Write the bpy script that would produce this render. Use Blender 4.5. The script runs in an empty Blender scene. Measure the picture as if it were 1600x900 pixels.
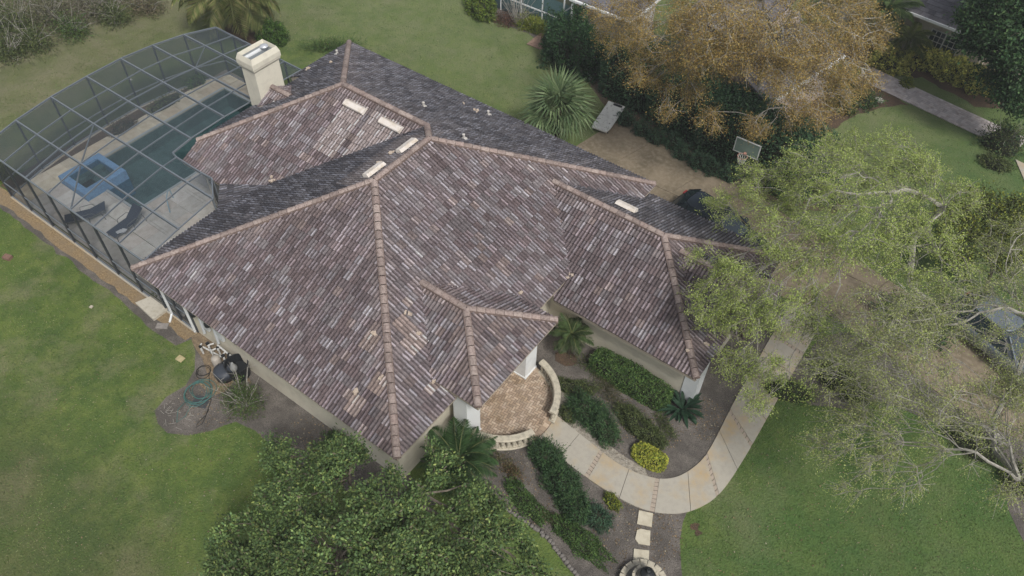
import bpy, math, random
import numpy as np
from mathutils import Vector, Matrix
rng = np.random.default_rng(7); random.seed(7)
S = bpy.context.scene
COL = S.collection
# ---------------------------------------------------------------- camera
FPX = 1223.0755
RC = np.array([[0.8053805904275767, 0.5923814708012558, 0.02112575711942022],
               [0.4562631729184045, -0.5967797360641471, -0.660058984986673],
               [-0.3783992885841066, 0.541237600019204, -0.7509166656324084]])
H = 2.9                                    # height of the main eaves above the ground
CP = np.array([10.22966449, -8.34834689, 23.15923637 + H])
cam_d = bpy.data.cameras.new('camera'); cam = bpy.data.objects.new('camera', cam_d); COL.objects.link(cam)
cam_d.sensor_width = 36; cam_d.lens = FPX / 1600 * 36; cam_d.clip_start = .1; cam_d.clip_end = 2000
M = Matrix.Identity(4)
for i in range(3):
    M[i][0] = RC[0][i]; M[i][1] = -RC[1][i]; M[i][2] = -RC[2][i]; M[i][3] = CP[i]
cam.matrix_world = M
S.camera = cam
# ---------------------------------------------------------------- light: overcast, soft sun from the +x side
SUN_EL, SUN_AZ = math.radians(52), math.radians(-28)       # azimuth measured from +x towards +y
w = bpy.data.worlds.new('World'); S.world = w; w.use_nodes = True
nt = w.node_tree; bg = nt.nodes['Background']
sky = nt.nodes.new('ShaderNodeTexSky'); sky.sky_type = 'NISHITA'; sky.sun_disc = False
sky.sun_elevation = SUN_EL; sky.sun_rotation = math.pi / 2 - SUN_AZ
sky.air_density = 1.0; sky.dust_density = 4.0; sky.ozone_density = 1.0
hs = nt.nodes.new('ShaderNodeHueSaturation'); hs.inputs['Saturation'].default_value = .45
nt.links.new(sky.outputs[0], hs.inputs['Color']); nt.links.new(hs.outputs[0], bg.inputs[0])
bg.inputs[1].default_value = .09
sl = bpy.data.lights.new('sun', 'SUN'); sl.energy = 2.0; sl.angle = math.radians(11); sl.color = (1, .97, .93)
so = bpy.data.objects.new('sun', sl); COL.objects.link(so)
sd = Vector((math.cos(SUN_EL) * math.cos(SUN_AZ), math.cos(SUN_EL) * math.sin(SUN_AZ), math.sin(SUN_EL)))
so.rotation_euler = sd.to_track_quat('Z', 'Y').to_euler(); so.location = (0, 0, 60)
S.view_settings.view_transform = 'Standard'; S.view_settings.look = 'None'
S.view_settings.exposure = 0.46; S.view_settings.gamma = 1
S.cycles.max_bounces = 6; S.cycles.transparent_max_bounces = 12; S.cycles.diffuse_bounces = 3

def G(u, v, z=0.):
    """the point of the place at height z seen at pixel u, v of the photograph"""
    d = RC.T @ np.array([(u - 800) / FPX, (v - 450) / FPX, 1.])
    p = CP + d * (z - CP[2]) / d[2]
    return np.array([p[0], p[1], z])
def GL(l, z=0.): return [tuple(G(u, v, z)[:2]) for u, v in l]

# ---------------------------------------------------------------- materials
MATS = {}
def mat(name, col=(.5, .5, .5), rough=.8, metal=0., attr=None, n1=None, n2=None, bump=None, spec=.3, transl=0., alpha=1.):
    """n1/n2 = (scale, other colour, low, high[, detail]) noise mixes; attr = multiply by the face colour attribute"""
    if name in MATS: return MATS[name]
    m = bpy.data.materials.new(name); m.use_nodes = True; MATS[name] = m
    t = m.node_tree; N = t.nodes; Lk = t.links; b = N['Principled BSDF']
    b.inputs['Roughness'].default_value = rough; b.inputs['Metallic'].default_value = metal
    b.inputs['Specular IOR Level'].default_value = spec
    geo = N.new('ShaderNodeNewGeometry')
    if attr:
        a = N.new('ShaderNodeAttribute'); a.attribute_name = 'col'; out = a.outputs['Color']
    else:
        r = N.new('ShaderNodeRGB'); r.outputs[0].default_value = (*col, 1); out = r.outputs[0]
    for n in (n1, n2):
        if not n: continue
        tx = N.new('ShaderNodeTexNoise'); tx.inputs['Scale'].default_value = n[0]; tx.inputs['Detail'].default_value = n[4] if len(n) > 4 else 5
        tx.inputs['Roughness'].default_value = .62
        Lk.new(geo.outputs['Position'], tx.inputs['Vector'])
        mr = N.new('ShaderNodeMapRange'); mr.inputs[1].default_value = n[2]; mr.inputs[2].default_value = n[3]
        mr.inputs[3].default_value = 0; mr.inputs[4].default_value = n[5] if len(n) > 5 else 1.
        Lk.new(tx.outputs['Fac'], mr.inputs[0])
        mx = N.new('ShaderNodeMix'); mx.data_type = 'RGBA'
        Lk.new(mr.outputs[0], mx.inputs[0]); Lk.new(out, mx.inputs[6])
        if attr:
            mx.blend_type = 'MULTIPLY'
        mx.inputs[7].default_value = (*n[1], 1); out = mx.outputs[2]
    Lk.new(out, b.inputs['Base Color'])
    if bump:
        tx = N.new('ShaderNodeTexNoise'); tx.inputs['Scale'].default_value = bump[0]; tx.inputs['Detail'].default_value = 6
        Lk.new(geo.outputs['Position'], tx.inputs['Vector'])
        bm_ = N.new('ShaderNodeBump'); bm_.inputs['Strength'].default_value = bump[1]; bm_.inputs['Distance'].default_value = bump[2]
        Lk.new(tx.outputs['Fac'], bm_.inputs['Height']); Lk.new(bm_.outputs[0], b.inputs['Normal'])
    o = N['Material Output']
    if transl:
        tr = N.new('ShaderNodeBsdfTranslucent'); Lk.new(out, tr.inputs[0])
        ms = N.new('ShaderNodeMixShader'); ms.inputs[0].default_value = transl
        Lk.new(b.outputs[0], ms.inputs[1]); Lk.new(tr.outputs[0], ms.inputs[2]); Lk.new(ms.outputs[0], o.inputs[0])
    if alpha < 1:
        tp = N.new('ShaderNodeBsdfTransparent'); ms = N.new('ShaderNodeMixShader'); ms.inputs[0].default_value = alpha
        Lk.new(tp.outputs[0], ms.inputs[1]); Lk.new(b.outputs[0], ms.inputs[2]); Lk.new(ms.outputs[0], o.inputs[0])
    return m

def grass_mat():
    m = bpy.data.materials.new('lawn_grass'); m.use_nodes = True; t = m.node_tree; N = t.nodes; Lk = t.links; b = N['Principled BSDF']
    b.inputs['Roughness'].default_value = .9; b.inputs['Specular IOR Level'].default_value = .15
    geo = N.new('ShaderNodeNewGeometry')
    def noise(scale, lo, hi, detail=5, amt=1., rough=.6):
        tx = N.new('ShaderNodeTexNoise'); tx.inputs['Scale'].default_value = scale; tx.inputs['Detail'].default_value = detail
        tx.inputs['Roughness'].default_value = rough
        Lk.new(geo.outputs['Position'], tx.inputs['Vector'])
        mr = N.new('ShaderNodeMapRange'); mr.inputs[1].default_value = lo; mr.inputs[2].default_value = hi
        mr.inputs[3].default_value = 0; mr.inputs[4].default_value = amt
        Lk.new(tx.outputs['Fac'], mr.inputs[0]); return mr.outputs[0]
    def mix(f, a, c, blend='MIX'):
        mx = N.new('ShaderNodeMix'); mx.data_type = 'RGBA'; mx.blend_type = blend
        if isinstance(f, float): mx.inputs[0].default_value = f
        else: Lk.new(f, mx.inputs[0])
        for i, q in ((6, a), (7, c)):
            if isinstance(q, tuple): mx.inputs[i].default_value = (*q, 1)
            else: Lk.new(q, mx.inputs[i])
        return mx.outputs[2]
    c = mix(noise(.35, .38, .62), (.098, .150, .034), (.062, .108, .029))
    c = mix(noise(1.1, .45, .68, 7, .75, .7), c, (.175, .215, .055)); c = mix(noise(3.2, .48, .7, 6, .5, .7), c, (.055, .085, .024))
    c = mix(noise(.22, .5, .68, 8, .9, .68), c, (.23, .215, .13)); c = mix(noise(.16, .55, .75, 5, .6), c, (.10, .095, .055))
    # drier, greyer turf towards the back lawn and the marsh, deeper green in the front lawn: it is the turf's own colour
    sp = N.new('ShaderNodeSeparateXYZ'); Lk.new(geo.outputs['Position'], sp.inputs[0])
    def ramp(sock, lo, hi, amt=1.):
        mr = N.new('ShaderNodeMapRange'); mr.inputs[1].default_value = lo; mr.inputs[2].default_value = hi
        mr.inputs[3].default_value = 0; mr.inputs[4].default_value = amt; mr.interpolation_type = 'SMOOTHSTEP'
        Lk.new(sock, mr.inputs[0]); return mr.outputs[0]
    c = mix(ramp(sp.outputs['Y'], 14, 24, .62), c, mix(noise(.8, .35, .65), (.125, .168, .064), (.20, .215, .118)))
    c = mix(ramp(sp.outputs['X'], 6, 12, .72), c, mix(noise(.5, .38, .66), (.050, .115, .032), (.095, .145, .045)))
    far = N.new('ShaderNodeMath'); far.operation = 'MULTIPLY'; far.inputs[1].default_value = -1; Lk.new(sp.outputs['X'], far.inputs[0])
    c = mix(ramp(far.outputs[0], 27.5, 33, .7), c, mix(noise(.7, .38, .62), (.13, .13, .07), (.21, .185, .125)))
    ny_ = N.new('ShaderNodeMath'); ny_.operation = 'MULTIPLY'; ny_.inputs[1].default_value = -1; Lk.new(sp.outputs['Y'], ny_.inputs[0])
    c = mix(ramp(ny_.outputs[0], 4.0, 8.5, .6), c, mix(noise(.45, .42, .6), (.058, .080, .030), (.105, .098, .052)))
    c = mix(noise(22, .35, .75, 4, .55, .7), c, mix(.5, c, (.02, .03, .01)))
    c = mix(noise(60, .5, .8, 3, .5, .7), c, (.20, .22, .09))
    Lk.new(c, b.inputs['Base Color'])
    tx = N.new('ShaderNodeTexNoise'); tx.inputs['Scale'].default_value = 14; tx.inputs['Detail'].default_value = 8
    Lk.new(geo.outputs['Position'], tx.inputs['Vector'])
    bm_ = N.new('ShaderNodeBump'); bm_.inputs['Strength'].default_value = .8; bm_.inputs['Distance'].default_value = .08
    Lk.new(tx.outputs['Fac'], bm_.inputs['Height']); Lk.new(bm_.outputs[0], b.inputs['Normal'])
    return m
MG = grass_mat()
tile_m = mat('roof_tile', attr=1, rough=.85, n1=(9, (.62, .6, .6), .4, .65), n2=(45, (.7, .68, .68), .45, .75), bump=(60, .3, .01), spec=.2)
cap_m = mat('ridge_cap', attr=1, rough=.85, n1=(12, (.55, .5, .5), .45, .7), n2=(50, (.7, .7, .7), .5, .75), bump=(50, .4, .01), spec=.2)
under_m = mat('roof_underlay', (.05, .042, .04), .9)
stucco = mat('cream_stucco', (.56, .52, .42), .85, n1=(1.5, (.47, .43, .35), .45, .7), bump=(40, .3, .01))
chim_m = mat('chimney_stucco', (.62, .59, .49), .85, n1=(2.5, (.54, .51, .43), .45, .7), bump=(40, .35, .01))
white_m = mat('white_paint', (.68, .70, .70), .6, n1=(3, (.56, .58, .58), .5, .8))
fascia_m = mat('fascia_paint', (.36, .31, .25), .7)
conc = mat('concrete_walk', (.37, .345, .29), .85, n1=(.7, (.40, .29, .15), .47, .7, 4, .85), n2=(6, (.31, .29, .25), .45, .8), bump=(50, .25, .01))
drive_m = mat('driveway_concrete', (.215, .175, .12), .9, n1=(.55, (.145, .12, .08), .40, .62), n2=(5, (.27, .225, .165), .42, .75), bump=(40, .3, .01))
brick_m = mat('porch_brick', attr=1, rough=.85, n1=(1.2, (.72, .66, .55), .48, .7), bump=(60, .3, .005))
mulch_m = mat('mulch_soil', (.105, .095, .084), .95, n1=(1.1, (.19, .17, .15), .42, .66), n2=(28, (.05, .042, .036), .45, .72), bump=(25, .9, .05))
mulch_b = mat('brown_mulch', (.12, .078, .048), .95, n1=(1.4, (.07, .05, .036), .42, .68), n2=(30, (.035, .028, .02), .42, .7), bump=(25, .9, .05))
gravel_m = mat('tan_gravel', (.30, .22, .12), .95, n1=(14, (.16, .11, .06), .4, .65), n2=(2, (.22, .17, .11), .4, .7), bump=(30, .9, .04))
trav = mat('travertine', attr=1, rough=.75, n1=(3, (.8, .78, .75), .42, .7), bump=(40, .15, .005))
cage_m = mat('bronze_aluminium', (.20, .225, .25), .5, .3)
cage_d = mat('dark_aluminium', (.055, .062, .07), .5, .3)
screen_m = mat('insect_screen', (.075, .095, .11), .9, alpha=.33)
screen_w = mat('wall_screen', (.045, .052, .06), .9, alpha=.50)
spa_m = mat('spa_blue_tile', (.14, .28, .48), .5, n1=(8, (.11, .20, .33), .45, .7))
plaster = mat('pool_plaster', (.20, .25, .245), .8, n1=(.7, (.11, .155, .16), .42, .65), n2=(3, (.27, .31, .30), .5, .75))
stone_m = mat('cast_stone', (.46, .42, .33), .85, n1=(6, (.28, .26, .21), .45, .7), bump=(30, .5, .01))
black_m = mat('black_plastic', (.018, .02, .022), .5)
navy_m = mat('navy_sling', (.025, .032, .055), .8)
grey_m = mat('grey_plastic', (.28, .29, .29), .6)
wood_m = mat('tree_bark', (.17, .145, .115), .9, n1=(8, (.09, .075, .06), .4, .7))
pale_wood = mat('pale_bark', (.34, .325, .29), .9, n1=(8, (.19, .175, .15), .4, .7))
leaf_m = mat('leaves', attr=1, rough=.6, transl=.25, spec=.25)
paint_dark = mat('dark_car_paint', (.05, .066, .085), .18, .6, spec=.6)
paint_blue = mat('pale_blue_car_paint', (.15, .175, .20), .35, .3, spec=.5)
glass_m = mat('window_glass', (.03, .045, .055), .06, 0, spec=.8)
chrome = mat('wheel_alloy', (.45, .46, .47), .35, .8)
tyre = mat('tyre_rubber', (.015, .015, .015), .85)

# ---------------------------------------------------------------- object helpers
def tag(o, label=None, cat=None, group=None, kind=None):
    for k, v in (('label', label), ('category', cat), ('group', group), ('kind', kind)):
        if v: o[k] = v
    return o
def link(o, parent=None):
    COL.objects.link(o)
    if parent is not None: o.parent = parent
    return o
def empty(name, loc=(0, 0, 0), rz=0, **k):
    o = bpy.data.objects.new(name, None); o.location = loc; o.rotation_euler = (0, 0, rz); o.empty_display_size = .3
    link(o); return tag(o, **k)
def mesh_obj(name, V, F, m, parent=None, cols=None, smooth=False):
    me = bpy.data.meshes.new(name)
    me.from_pydata([tuple(map(float, v)) for v in V], [], F)
    if cols is not None:
        a = me.attributes.new('col', 'FLOAT_COLOR', 'FACE')
        c = np.ones((len(F), 4), 'f'); c[:, :3] = np.asarray(cols, 'f').reshape(-1, 3); a.data.foreach_set('color', c.ravel())
    if smooth: me.polygons.foreach_set('use_smooth', [True] * len(F))
    me.materials.append(m); me.update()
    return link(bpy.data.objects.new(name, me), parent)
def quads_obj(name, V, C, m, parent=None):
    """V (n,4,3) independent quads, C (n,3) colours; fast path for leaves"""
    n = len(V); me = bpy.data.meshes.new(name)
    me.vertices.add(n * 4); me.vertices.foreach_set('co', V.reshape(-1).astype('f'))
    me.loops.add(n * 4); me.loops.foreach_set('vertex_index', np.arange(n * 4, dtype='i'))
    me.polygons.add(n); me.polygons.foreach_set('loop_start', (np.arange(n) * 4).astype('i'))
    me.polygons.foreach_set('loop_total', np.full(n, 4, 'i')); me.update(calc_edges=True)
    a = me.attributes.new('col', 'FLOAT_COLOR', 'FACE')
    c = np.ones((n, 4), 'f'); c[:, :3] = C; a.data.foreach_set('color', c.ravel())
    me.materials.append(m)
    return link(bpy.data.objects.new(name, me), parent)
class MB:
    def __init__(s): s.V = []; s.F = []; s.C = []
    def add(s, V, F, c=None):
        o = len(s.V); s.V += [tuple(v) for v in V]; s.F += [tuple(i + o for i in f) for f in F]; s.C += [c or (1, 1, 1)] * len(F); return s
    def box(s, c, d, rz=0, col=None, ax=None):
        x, y, z = [q / 2 for q in d]; cs, sn = math.cos(rz), math.sin(rz); V = []
        for k in (-z, z):
            for i, j in ((-x, -y), (x, -y), (x, y), (-x, y)):
                if ax is not None: V.append(tuple(np.array(c) + ax[0] * i + ax[1] * j + ax[2] * k))
                else: V.append((c[0] + i * cs - j * sn, c[1] + i * sn + j * cs, c[2] + k))
        return s.add(V, [(3, 2, 1, 0), (4, 5, 6, 7), (0, 1, 5, 4), (1, 2, 6, 5), (2, 3, 7, 6), (3, 0, 4, 7)], col)
    def beam(s, a, b, w, h, col=None):
        a, b = np.array(a, float), np.array(b, float); d = b - a; L = np.linalg.norm(d); d /= L
        up = np.array([0, 0, 1.]) if abs(d[2]) < .9 else np.array([1., 0, 0])
        sx = np.cross(d, up); sx /= np.linalg.norm(sx); uz = np.cross(sx, d)
        return s.box((a + b) / 2, (L, w, h), ax=(d, sx, uz), col=col)
    def tube(s, P, R, n=6, col=None, cap=True):
        P = [np.array(p, float) for p in P]; R = R if hasattr(R, '__len__') else [R] * len(P); V = []; o = None
        for i, p in enumerate(P):
            d = P[min(i + 1, len(P) - 1)] - P[max(i - 1, 0)]; d = d / (np.linalg.norm(d) + 1e-9)
            if o is None: o = np.cross(d, [0, 0, 1.] if abs(d[2]) < .9 else [1., 0, 0])
            o = o - d * (o @ d); o /= np.linalg.norm(o) + 1e-9; q = np.cross(d, o)
            for k in range(n):
                a = 2 * math.pi * k / n; V.append(p + R[i] * (math.cos(a) * o + math.sin(a) * q))
        F = [(i * n + k, i * n + (k + 1) % n, (i + 1) * n + (k + 1) % n, (i + 1) * n + k) for i in range(len(P) - 1) for k in range(n)]
        if cap: F += [tuple(range(n))[::-1], tuple(range((len(P) - 1) * n, len(P) * n))]
        return s.add(V, F, col)
    def lathe(s, prof, c=(0, 0, 0), n=16, col=None):
        V = [(c[0] + r * math.cos(2 * math.pi * k / n), c[1] + r * math.sin(2 * math.pi * k / n), c[2] + z) for r, z in prof for k in range(n)]
        F = [(i * n + k, i * n + (k + 1) % n, (i + 1) * n + (k + 1) % n, (i + 1) * n + k) for i in range(len(prof) - 1) for k in range(n)]
        F += [tuple(range(n))[::-1], tuple(range((len(prof) - 1) * n, len(prof) * n))]
        return s.add(V, F, col)
    def prism(s, poly, z0, z1, col=None):
        n = len(poly)
        if sum(poly[i][0] * poly[(i + 1) % n][1] - poly[(i + 1) % n][0] * poly[i][1] for i in range(n)) < 0: poly = poly[::-1]
        V = [(x, y, z0) for x, y in poly] + [(x, y, z1) for x, y in poly]
        return s.add(V, [tuple(range(n))[::-1], tuple(range(n, 2 * n))] + [(i, (i + 1) % n, n + (i + 1) % n, n + i) for i in range(n)], col)
    def build(s, name, m, parent=None, smooth=False, bevel=0):
        o = mesh_obj(name, s.V, s.F, m, parent, s.C, smooth)
        if bevel:
            b = o.modifiers.new('b', 'BEVEL'); b.width = bevel; b.segments = 2; b.limit_method = 'ANGLE'
        return o
def rough_outline(poly, step=.5, amp=.08, seed=1):
    r = np.random.default_rng(seed); out = []
    for i in range(len(poly)):
        a, b = np.array(poly[i], float), np.array(poly[(i + 1) % len(poly)], float)
        n = max(1, int(np.linalg.norm(b - a) / step))
        for k in range(n): out.append(tuple(a + (b - a) * k / n + r.normal(0, amp, 2)))
    return out
BEDS = []
def sheet(name, poly, z, m, rough=True, seed=1, kind='structure', amp=.07, parent=None):
    BEDS.append(list(poly))
    if rough: poly = rough_outline(poly, .45, amp, seed)
    n = len(poly)
    if sum(poly[i][0] * poly[(i + 1) % n][1] - poly[(i + 1) % n][0] * poly[i][1] for i in range(n)) < 0: poly = poly[::-1]
    o = mesh_obj(name, [(x, y, z) for x, y in poly], [tuple(range(n))], m, parent)
    if kind: tag(o, kind=kind)
    return o
def clip(poly, a, b, c):
    """keep a*x+b*y>=c ; poly of tuples (x, y, ...) with extra values interpolated"""
    out = []
    for i in range(len(poly)):
        p, q = poly[i], poly[(i + 1) % len(poly)]
        dp, dq = a * p[0] + b * p[1] - c, a * q[0] + b * q[1] - c
        if dp >= 0: out.append(p)
        if (dp >= 0) != (dq >= 0):
            t = dp / (dp - dq); out.append(tuple(u + (v - u) * t for u, v in zip(p, q)))
    return out
def halfplanes(poly):
    n = len(poly); A = sum(poly[i][0] * poly[(i + 1) % n][1] - poly[(i + 1) % n][0] * poly[i][1] for i in range(n))
    if A < 0: poly = poly[::-1]
    r = []
    for i in range(n):
        (x0, y0), (x1, y1) = poly[i], poly[(i + 1) % n]; L = math.hypot(x1 - x0, y1 - y0)
        if L < 1e-6: continue
        a, b = -(y1 - y0) / L, (x1 - x0) / L; r.append((a, b, a * x0 + b * y0))
    return r

# ================================================================= GROUND
POOL = (-24.65, -20.1, 3.55, 12.6)
x0, x1, y0, y1 = POOL; x0 += .02; x1 -= .02; y0 += .02; y1 -= .02; B = 400
V = [(-B, -B, 0), (B, -B, 0), (B, B, 0), (-B, B, 0), (x0, y0, 0), (x1, y0, 0), (x1, y1, 0), (x0, y1, 0)]
tag(mesh_obj('lawn', V, [(0, 1, 5, 4), (1, 2, 6, 5), (2, 3, 7, 6), (3, 0, 4, 7)], MG), kind='structure')
marsh_m = mat('marsh_ground', (.13, .115, .075), .95, n1=(.6, (.19, .165, .11), .42, .62), n2=(9, (.06, .06, .035), .4, .68), bump=(10, .9, .1))
sheet('marsh_ground', [(-36.2, 3), (-37.2, 8), (-37.0, 12.5), (-37.0, 16.5), (-36.5, 22), (-38, 40), (-200, 60), (-200, -60), (-38, -30), (-35.5, -3)], .004, marsh_m, seed=3, amp=.3)
sheet('garden_bed', [(-2.5, .5), (.8, 2.2), (1.5, 1.9)] + GL([(740, 765), (790, 795), (840, 828), (862, 850), (885, 880), (905, 905), (925, 960), (1085, 980), (1062, 880), (1062, 845), (1066, 815)]) +
      [(8.3, 6.), (8.4, 9.), (8.2, 12), (8.1, 15.5), (7.0, 16.6), (4, 16), (0, 12), (-2, 8), (-4, 3)], .008, mulch_m, seed=5, amp=.05)
sheet('side_bed', GL([(262, 492), (292, 522), (307, 548), (303, 580), (285, 604), (258, 622), (244, 642), (246, 662), (266, 676), (296, 679), (330, 672), (368, 658), (400, 672), (424, 700), (447, 722), (520, 760), (640, 800)]) + [(1.2, .6), (-1, .9), (-13.4, .9)], .008, mulch_m, seed=6, amp=.05)
sheet('equipment_pad', GL([(300, 535), (318, 560), (322, 585), (312, 600), (330, 618), (352, 612), (372, 590), (395, 600)]) + [(-9, .6), (-12.6, .6)], .014, mat('sand', (.25, .19, .12), .95, n1=(6, (.16, .12, .08), .4, .65), n2=(25, (.10, .08, .055), .45, .7), bump=(25, .9, .04)), seed=7, amp=.04)
sheet('edging_soil', [(-27.4, -.34), (-15.4, -.38), (-14.4, -.62), (-12.0, -.5), (-11.7, .5), (-27.2, .5)], .012, mulch_m, seed=8, amp=.05)
sheet('gravel_strip', [(-27.4, -.16), (-14.9, -.14), (-11.9, -.1), (-11.8, .5), (-27.2, .5)], .018, gravel_m, seed=9, amp=.04)
sheet('cage_bed', [(-26.8, .6), (-27.0, 3), (-26.9, 9), (-26.4, 12.3), (-25.5, 13.9), (-24.6, 13.9), (-24.7, 12), (-25.0, 6), (-25.2, .6)], .008, mulch_b, seed=10, amp=.03)
sheet('palm_bed', GL([(348, 46), (362, 60), (392, 72), (404, 66), (400, 52), (385, 42), (362, 38)]), .008, mulch_b, seed=11, amp=.1)
sheet('boundary_bed', GL([(850, 78), (876, 92), (905, 118), (935, 150), (968, 190), (990, 212), (1040, 236), (1110, 268), (1170, 300), (1240, 330), (1330, 330), (1300, 240), (1200, 150), (1000, 40), (900, 40)]), .008, mat('leaf_litter', (.125, .095, .065), .95, n1=(1.6, (.085, .07, .045), .42, .66), n2=(26, (.04, .032, .022), .42, .7), bump=(22, .9, .05)), seed=12, amp=.12)
sheet('neighbour_bed', GL([(735, 0), (770, 22), (800, 42), (835, 62), (858, 58), (900, 40), (860, 0), (840, -40), (700, -40)]), .008, mulch_m, seed=13, amp=.12)
sheet('front_border_bed', [(3.5, 37.6), (4.5, 38.1), (7, 38.4), (9.8, 37.6), (11.5, 38.3), (16, 38), (17, 46), (2, 46), (1.0, 37)], .008, mulch_b, seed=14, amp=.1)
sheet('tree_bed', GL([(1195, 150), (1240, 200), (1262, 218), (1290, 208), (1330, 182), (1372, 168), (1420, 166), (1385, 140), (1340, 125), (1290, 120)]), .010, mulch_b, seed=15, amp=.1)
sheet('roadside_bed', GL([(1228, 612), (1262, 630), (1330, 640), (1370, 625), (1560, 700), (1572, 800), (1600, 850), (1640, 850), (1640, 600), (1420, 540), (1300, 520), (1245, 560)]), .0085, mulch_m, seed=16, amp=.08)
sheet('pebble_strip', GL([(872, 652), (908, 682), (945, 712), (978, 735), (1010, 748), (1004, 732), (975, 715), (945, 690), (912, 655), (895, 630), (876, 600), (862, 604)]), .013, mat('pale_pebbles', (.30, .27, .22), .95, n1=(7, (.17, .15, .12), .4, .62), n2=(25, (.42, .40, .35), .5, .7), bump=(30, .9, .03)), seed=21, amp=.04)
for i, (u, v, r) in enumerate([(1085, 827, .2), (885, 560, .5)]):
    c = G(u, v); sheet('bare_patch', [(c[0] + r * math.cos(a), c[1] + r * .7 * math.sin(a)) for a in np.linspace(0, 6.28, 12)[:-1]], .012, mulch_b, seed=30 + i)

# driveway: slabs with open joints
drive = [(-5.4, 24.4), (-2.3, 23.4), (0.4, 23.2), (2.4, 23.1), (5, 22.3), (8.5, 21.6), (12.3, 20.7), (16.7, 19.2), (30, 15), (30, 11), (20, 14.8), (17.4, 16.0), (15, 16.0), (11.7, 17.0), (9.2, 17.55), (6, 17.2), (0, 17.4), (-5.7, 17.5), (-6.1, 20.5)]
DR = empty('driveway', kind='structure')
bnd = [-7, -3.9, -.4, 3.1, 6.6, 10.1, 13.6, 17.1, 21, 25, 31]
for a, b in zip(bnd[:-1], bnd[1:]):
    sk = .25
    p = clip(clip(drive, 1, -sk, a - sk * 20 + .02), -1, sk, -(b - sk * 20 - .02))
    for lo, hi in ((10, 20.3), (20.3, 26)):
        q = clip(clip(p, 0, 1, lo + .015), 0, -1, -(hi - .015))
        if len(q) > 2: MB().prism(q, .0, .05).build('slab', drive_m, DR)
sheet('joint_filler', [(x, y) for x, y in drive], .022, mat('joint_sand', (.19, .16, .12), .95), rough=False, parent=DR, kind=None)

# curved front walk of concrete slabs with brick bands
outer = [(2.20, 4.94), (4.28, 4.66), (5.95, 4.64), (7.16, 4.84), (8.13, 5.42), (8.71, 6.25), (8.99, 7.24), (9.05, 9.06), (9.0, 11.4), (8.95, 14.0), (8.9, 17.5)]
inner = [(2.40, 6.16), (4.00, 5.96), (5.37, 5.81), (6.49, 6.00), (7.28, 6.50), (7.72, 7.41), (7.83, 8.50), (7.65, 10.85), (7.55, 13), (7.45, 15), (7.38, 17.4)]
def resample(P, n):
    P = np.array(P, float); Q = []                    # Catmull-Rom
    for i in range(len(P) - 1):
        p0, p1, p2, p3 = P[max(i - 1, 0)], P[i], P[i + 1], P[min(i + 2, len(P) - 1)]
        for t in np.linspace(0, 1, 13)[:-1]:
            Q.append(.5 * ((2 * p1) + (-p0 + p2) * t + (2 * p0 - 5 * p1 + 4 * p2 - p3) * t * t + (-p0 + 3 * p1 - 3 * p2 + p3) * t ** 3))
    Q.append(P[-1]); Q = np.array(Q); s = np.r_[0, np.cumsum(np.linalg.norm(np.diff(Q, axis=0), axis=1))]
    return np.stack([np.interp(np.linspace(0, s[-1], n), s, Q[:, k]) for k in range(2)], 1)
NS = 14; SUB = 8
BEDS.append(outer + inner[::-1]); BEDS.append([(3.4, 37.4), (3.2, 36), (13, 34.4), (13.2, 36)])
O_, I_ = resample(outer, NS * SUB + 1), resample(inner, NS * SUB + 1)
WK = empty('garden_walk', kind='structure')
band_m = mat('band_brick', (.37, .31, .25), .85, n1=(9, (.30, .26, .21), .42, .65), bump=(40, .4, .01))
def strip(a, b, z0, z1, name, m, par):
    def at(P, t): i = min(int(t), len(P) - 2); return P[i] + (P[i + 1] - P[i]) * (t - i)
    ts = [a] + [k for k in range(int(math.floor(a)) + 1, int(math.ceil(b))) if a < k < b] + [b]
    poly = [tuple(at(O_, t)) for t in ts] + [tuple(at(I_, t)) for t in ts[::-1]]
    return MB().prism(poly, z0, z1).build(name, m, par)
for k in range(NS):
    bandw = .96 if k % 2 == 1 else 0
    strip(k * SUB + .06, (k + 1) * SUB - .06 - bandw, 0, .055, 'slab', conc, WK)
    if bandw:
        for j in range(8):
            A, Bp = (k + 1) * SUB - .97, (k + 1) * SUB - .1
            i0 = (k + 1) * SUB - 1; f0, f1 = (j + .06) / 8, (j + .94) / 8
            o0, o1 = O_[i0], O_[i0 + 1]; n0, n1 = I_[i0], I_[i0 + 1]
            P = [o0 + (n0 - o0) * f0, o0 + (n0 - o0) * f1, o1 + (n1 - o1) * f1, o1 + (n1 - o1) * f0]
            MB().prism([tuple(p) for p in P], 0, .05).build('brick', band_m, WK)

# ================================================================= HOUSE
HO = empty('tiled_roof_house', (-5, 9, 0), label='large cream house under brown and grey tiled hip roofs, filling the middle', cat='house')
inv = Matrix.Translation((5, -9, 0))
def hp(o): o.matrix_parent_inverse = inv; return o      # children keep world coordinates
s = .497; Lm = 17.19; T = .13                            # slope, length, tile surface above the deck
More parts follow.
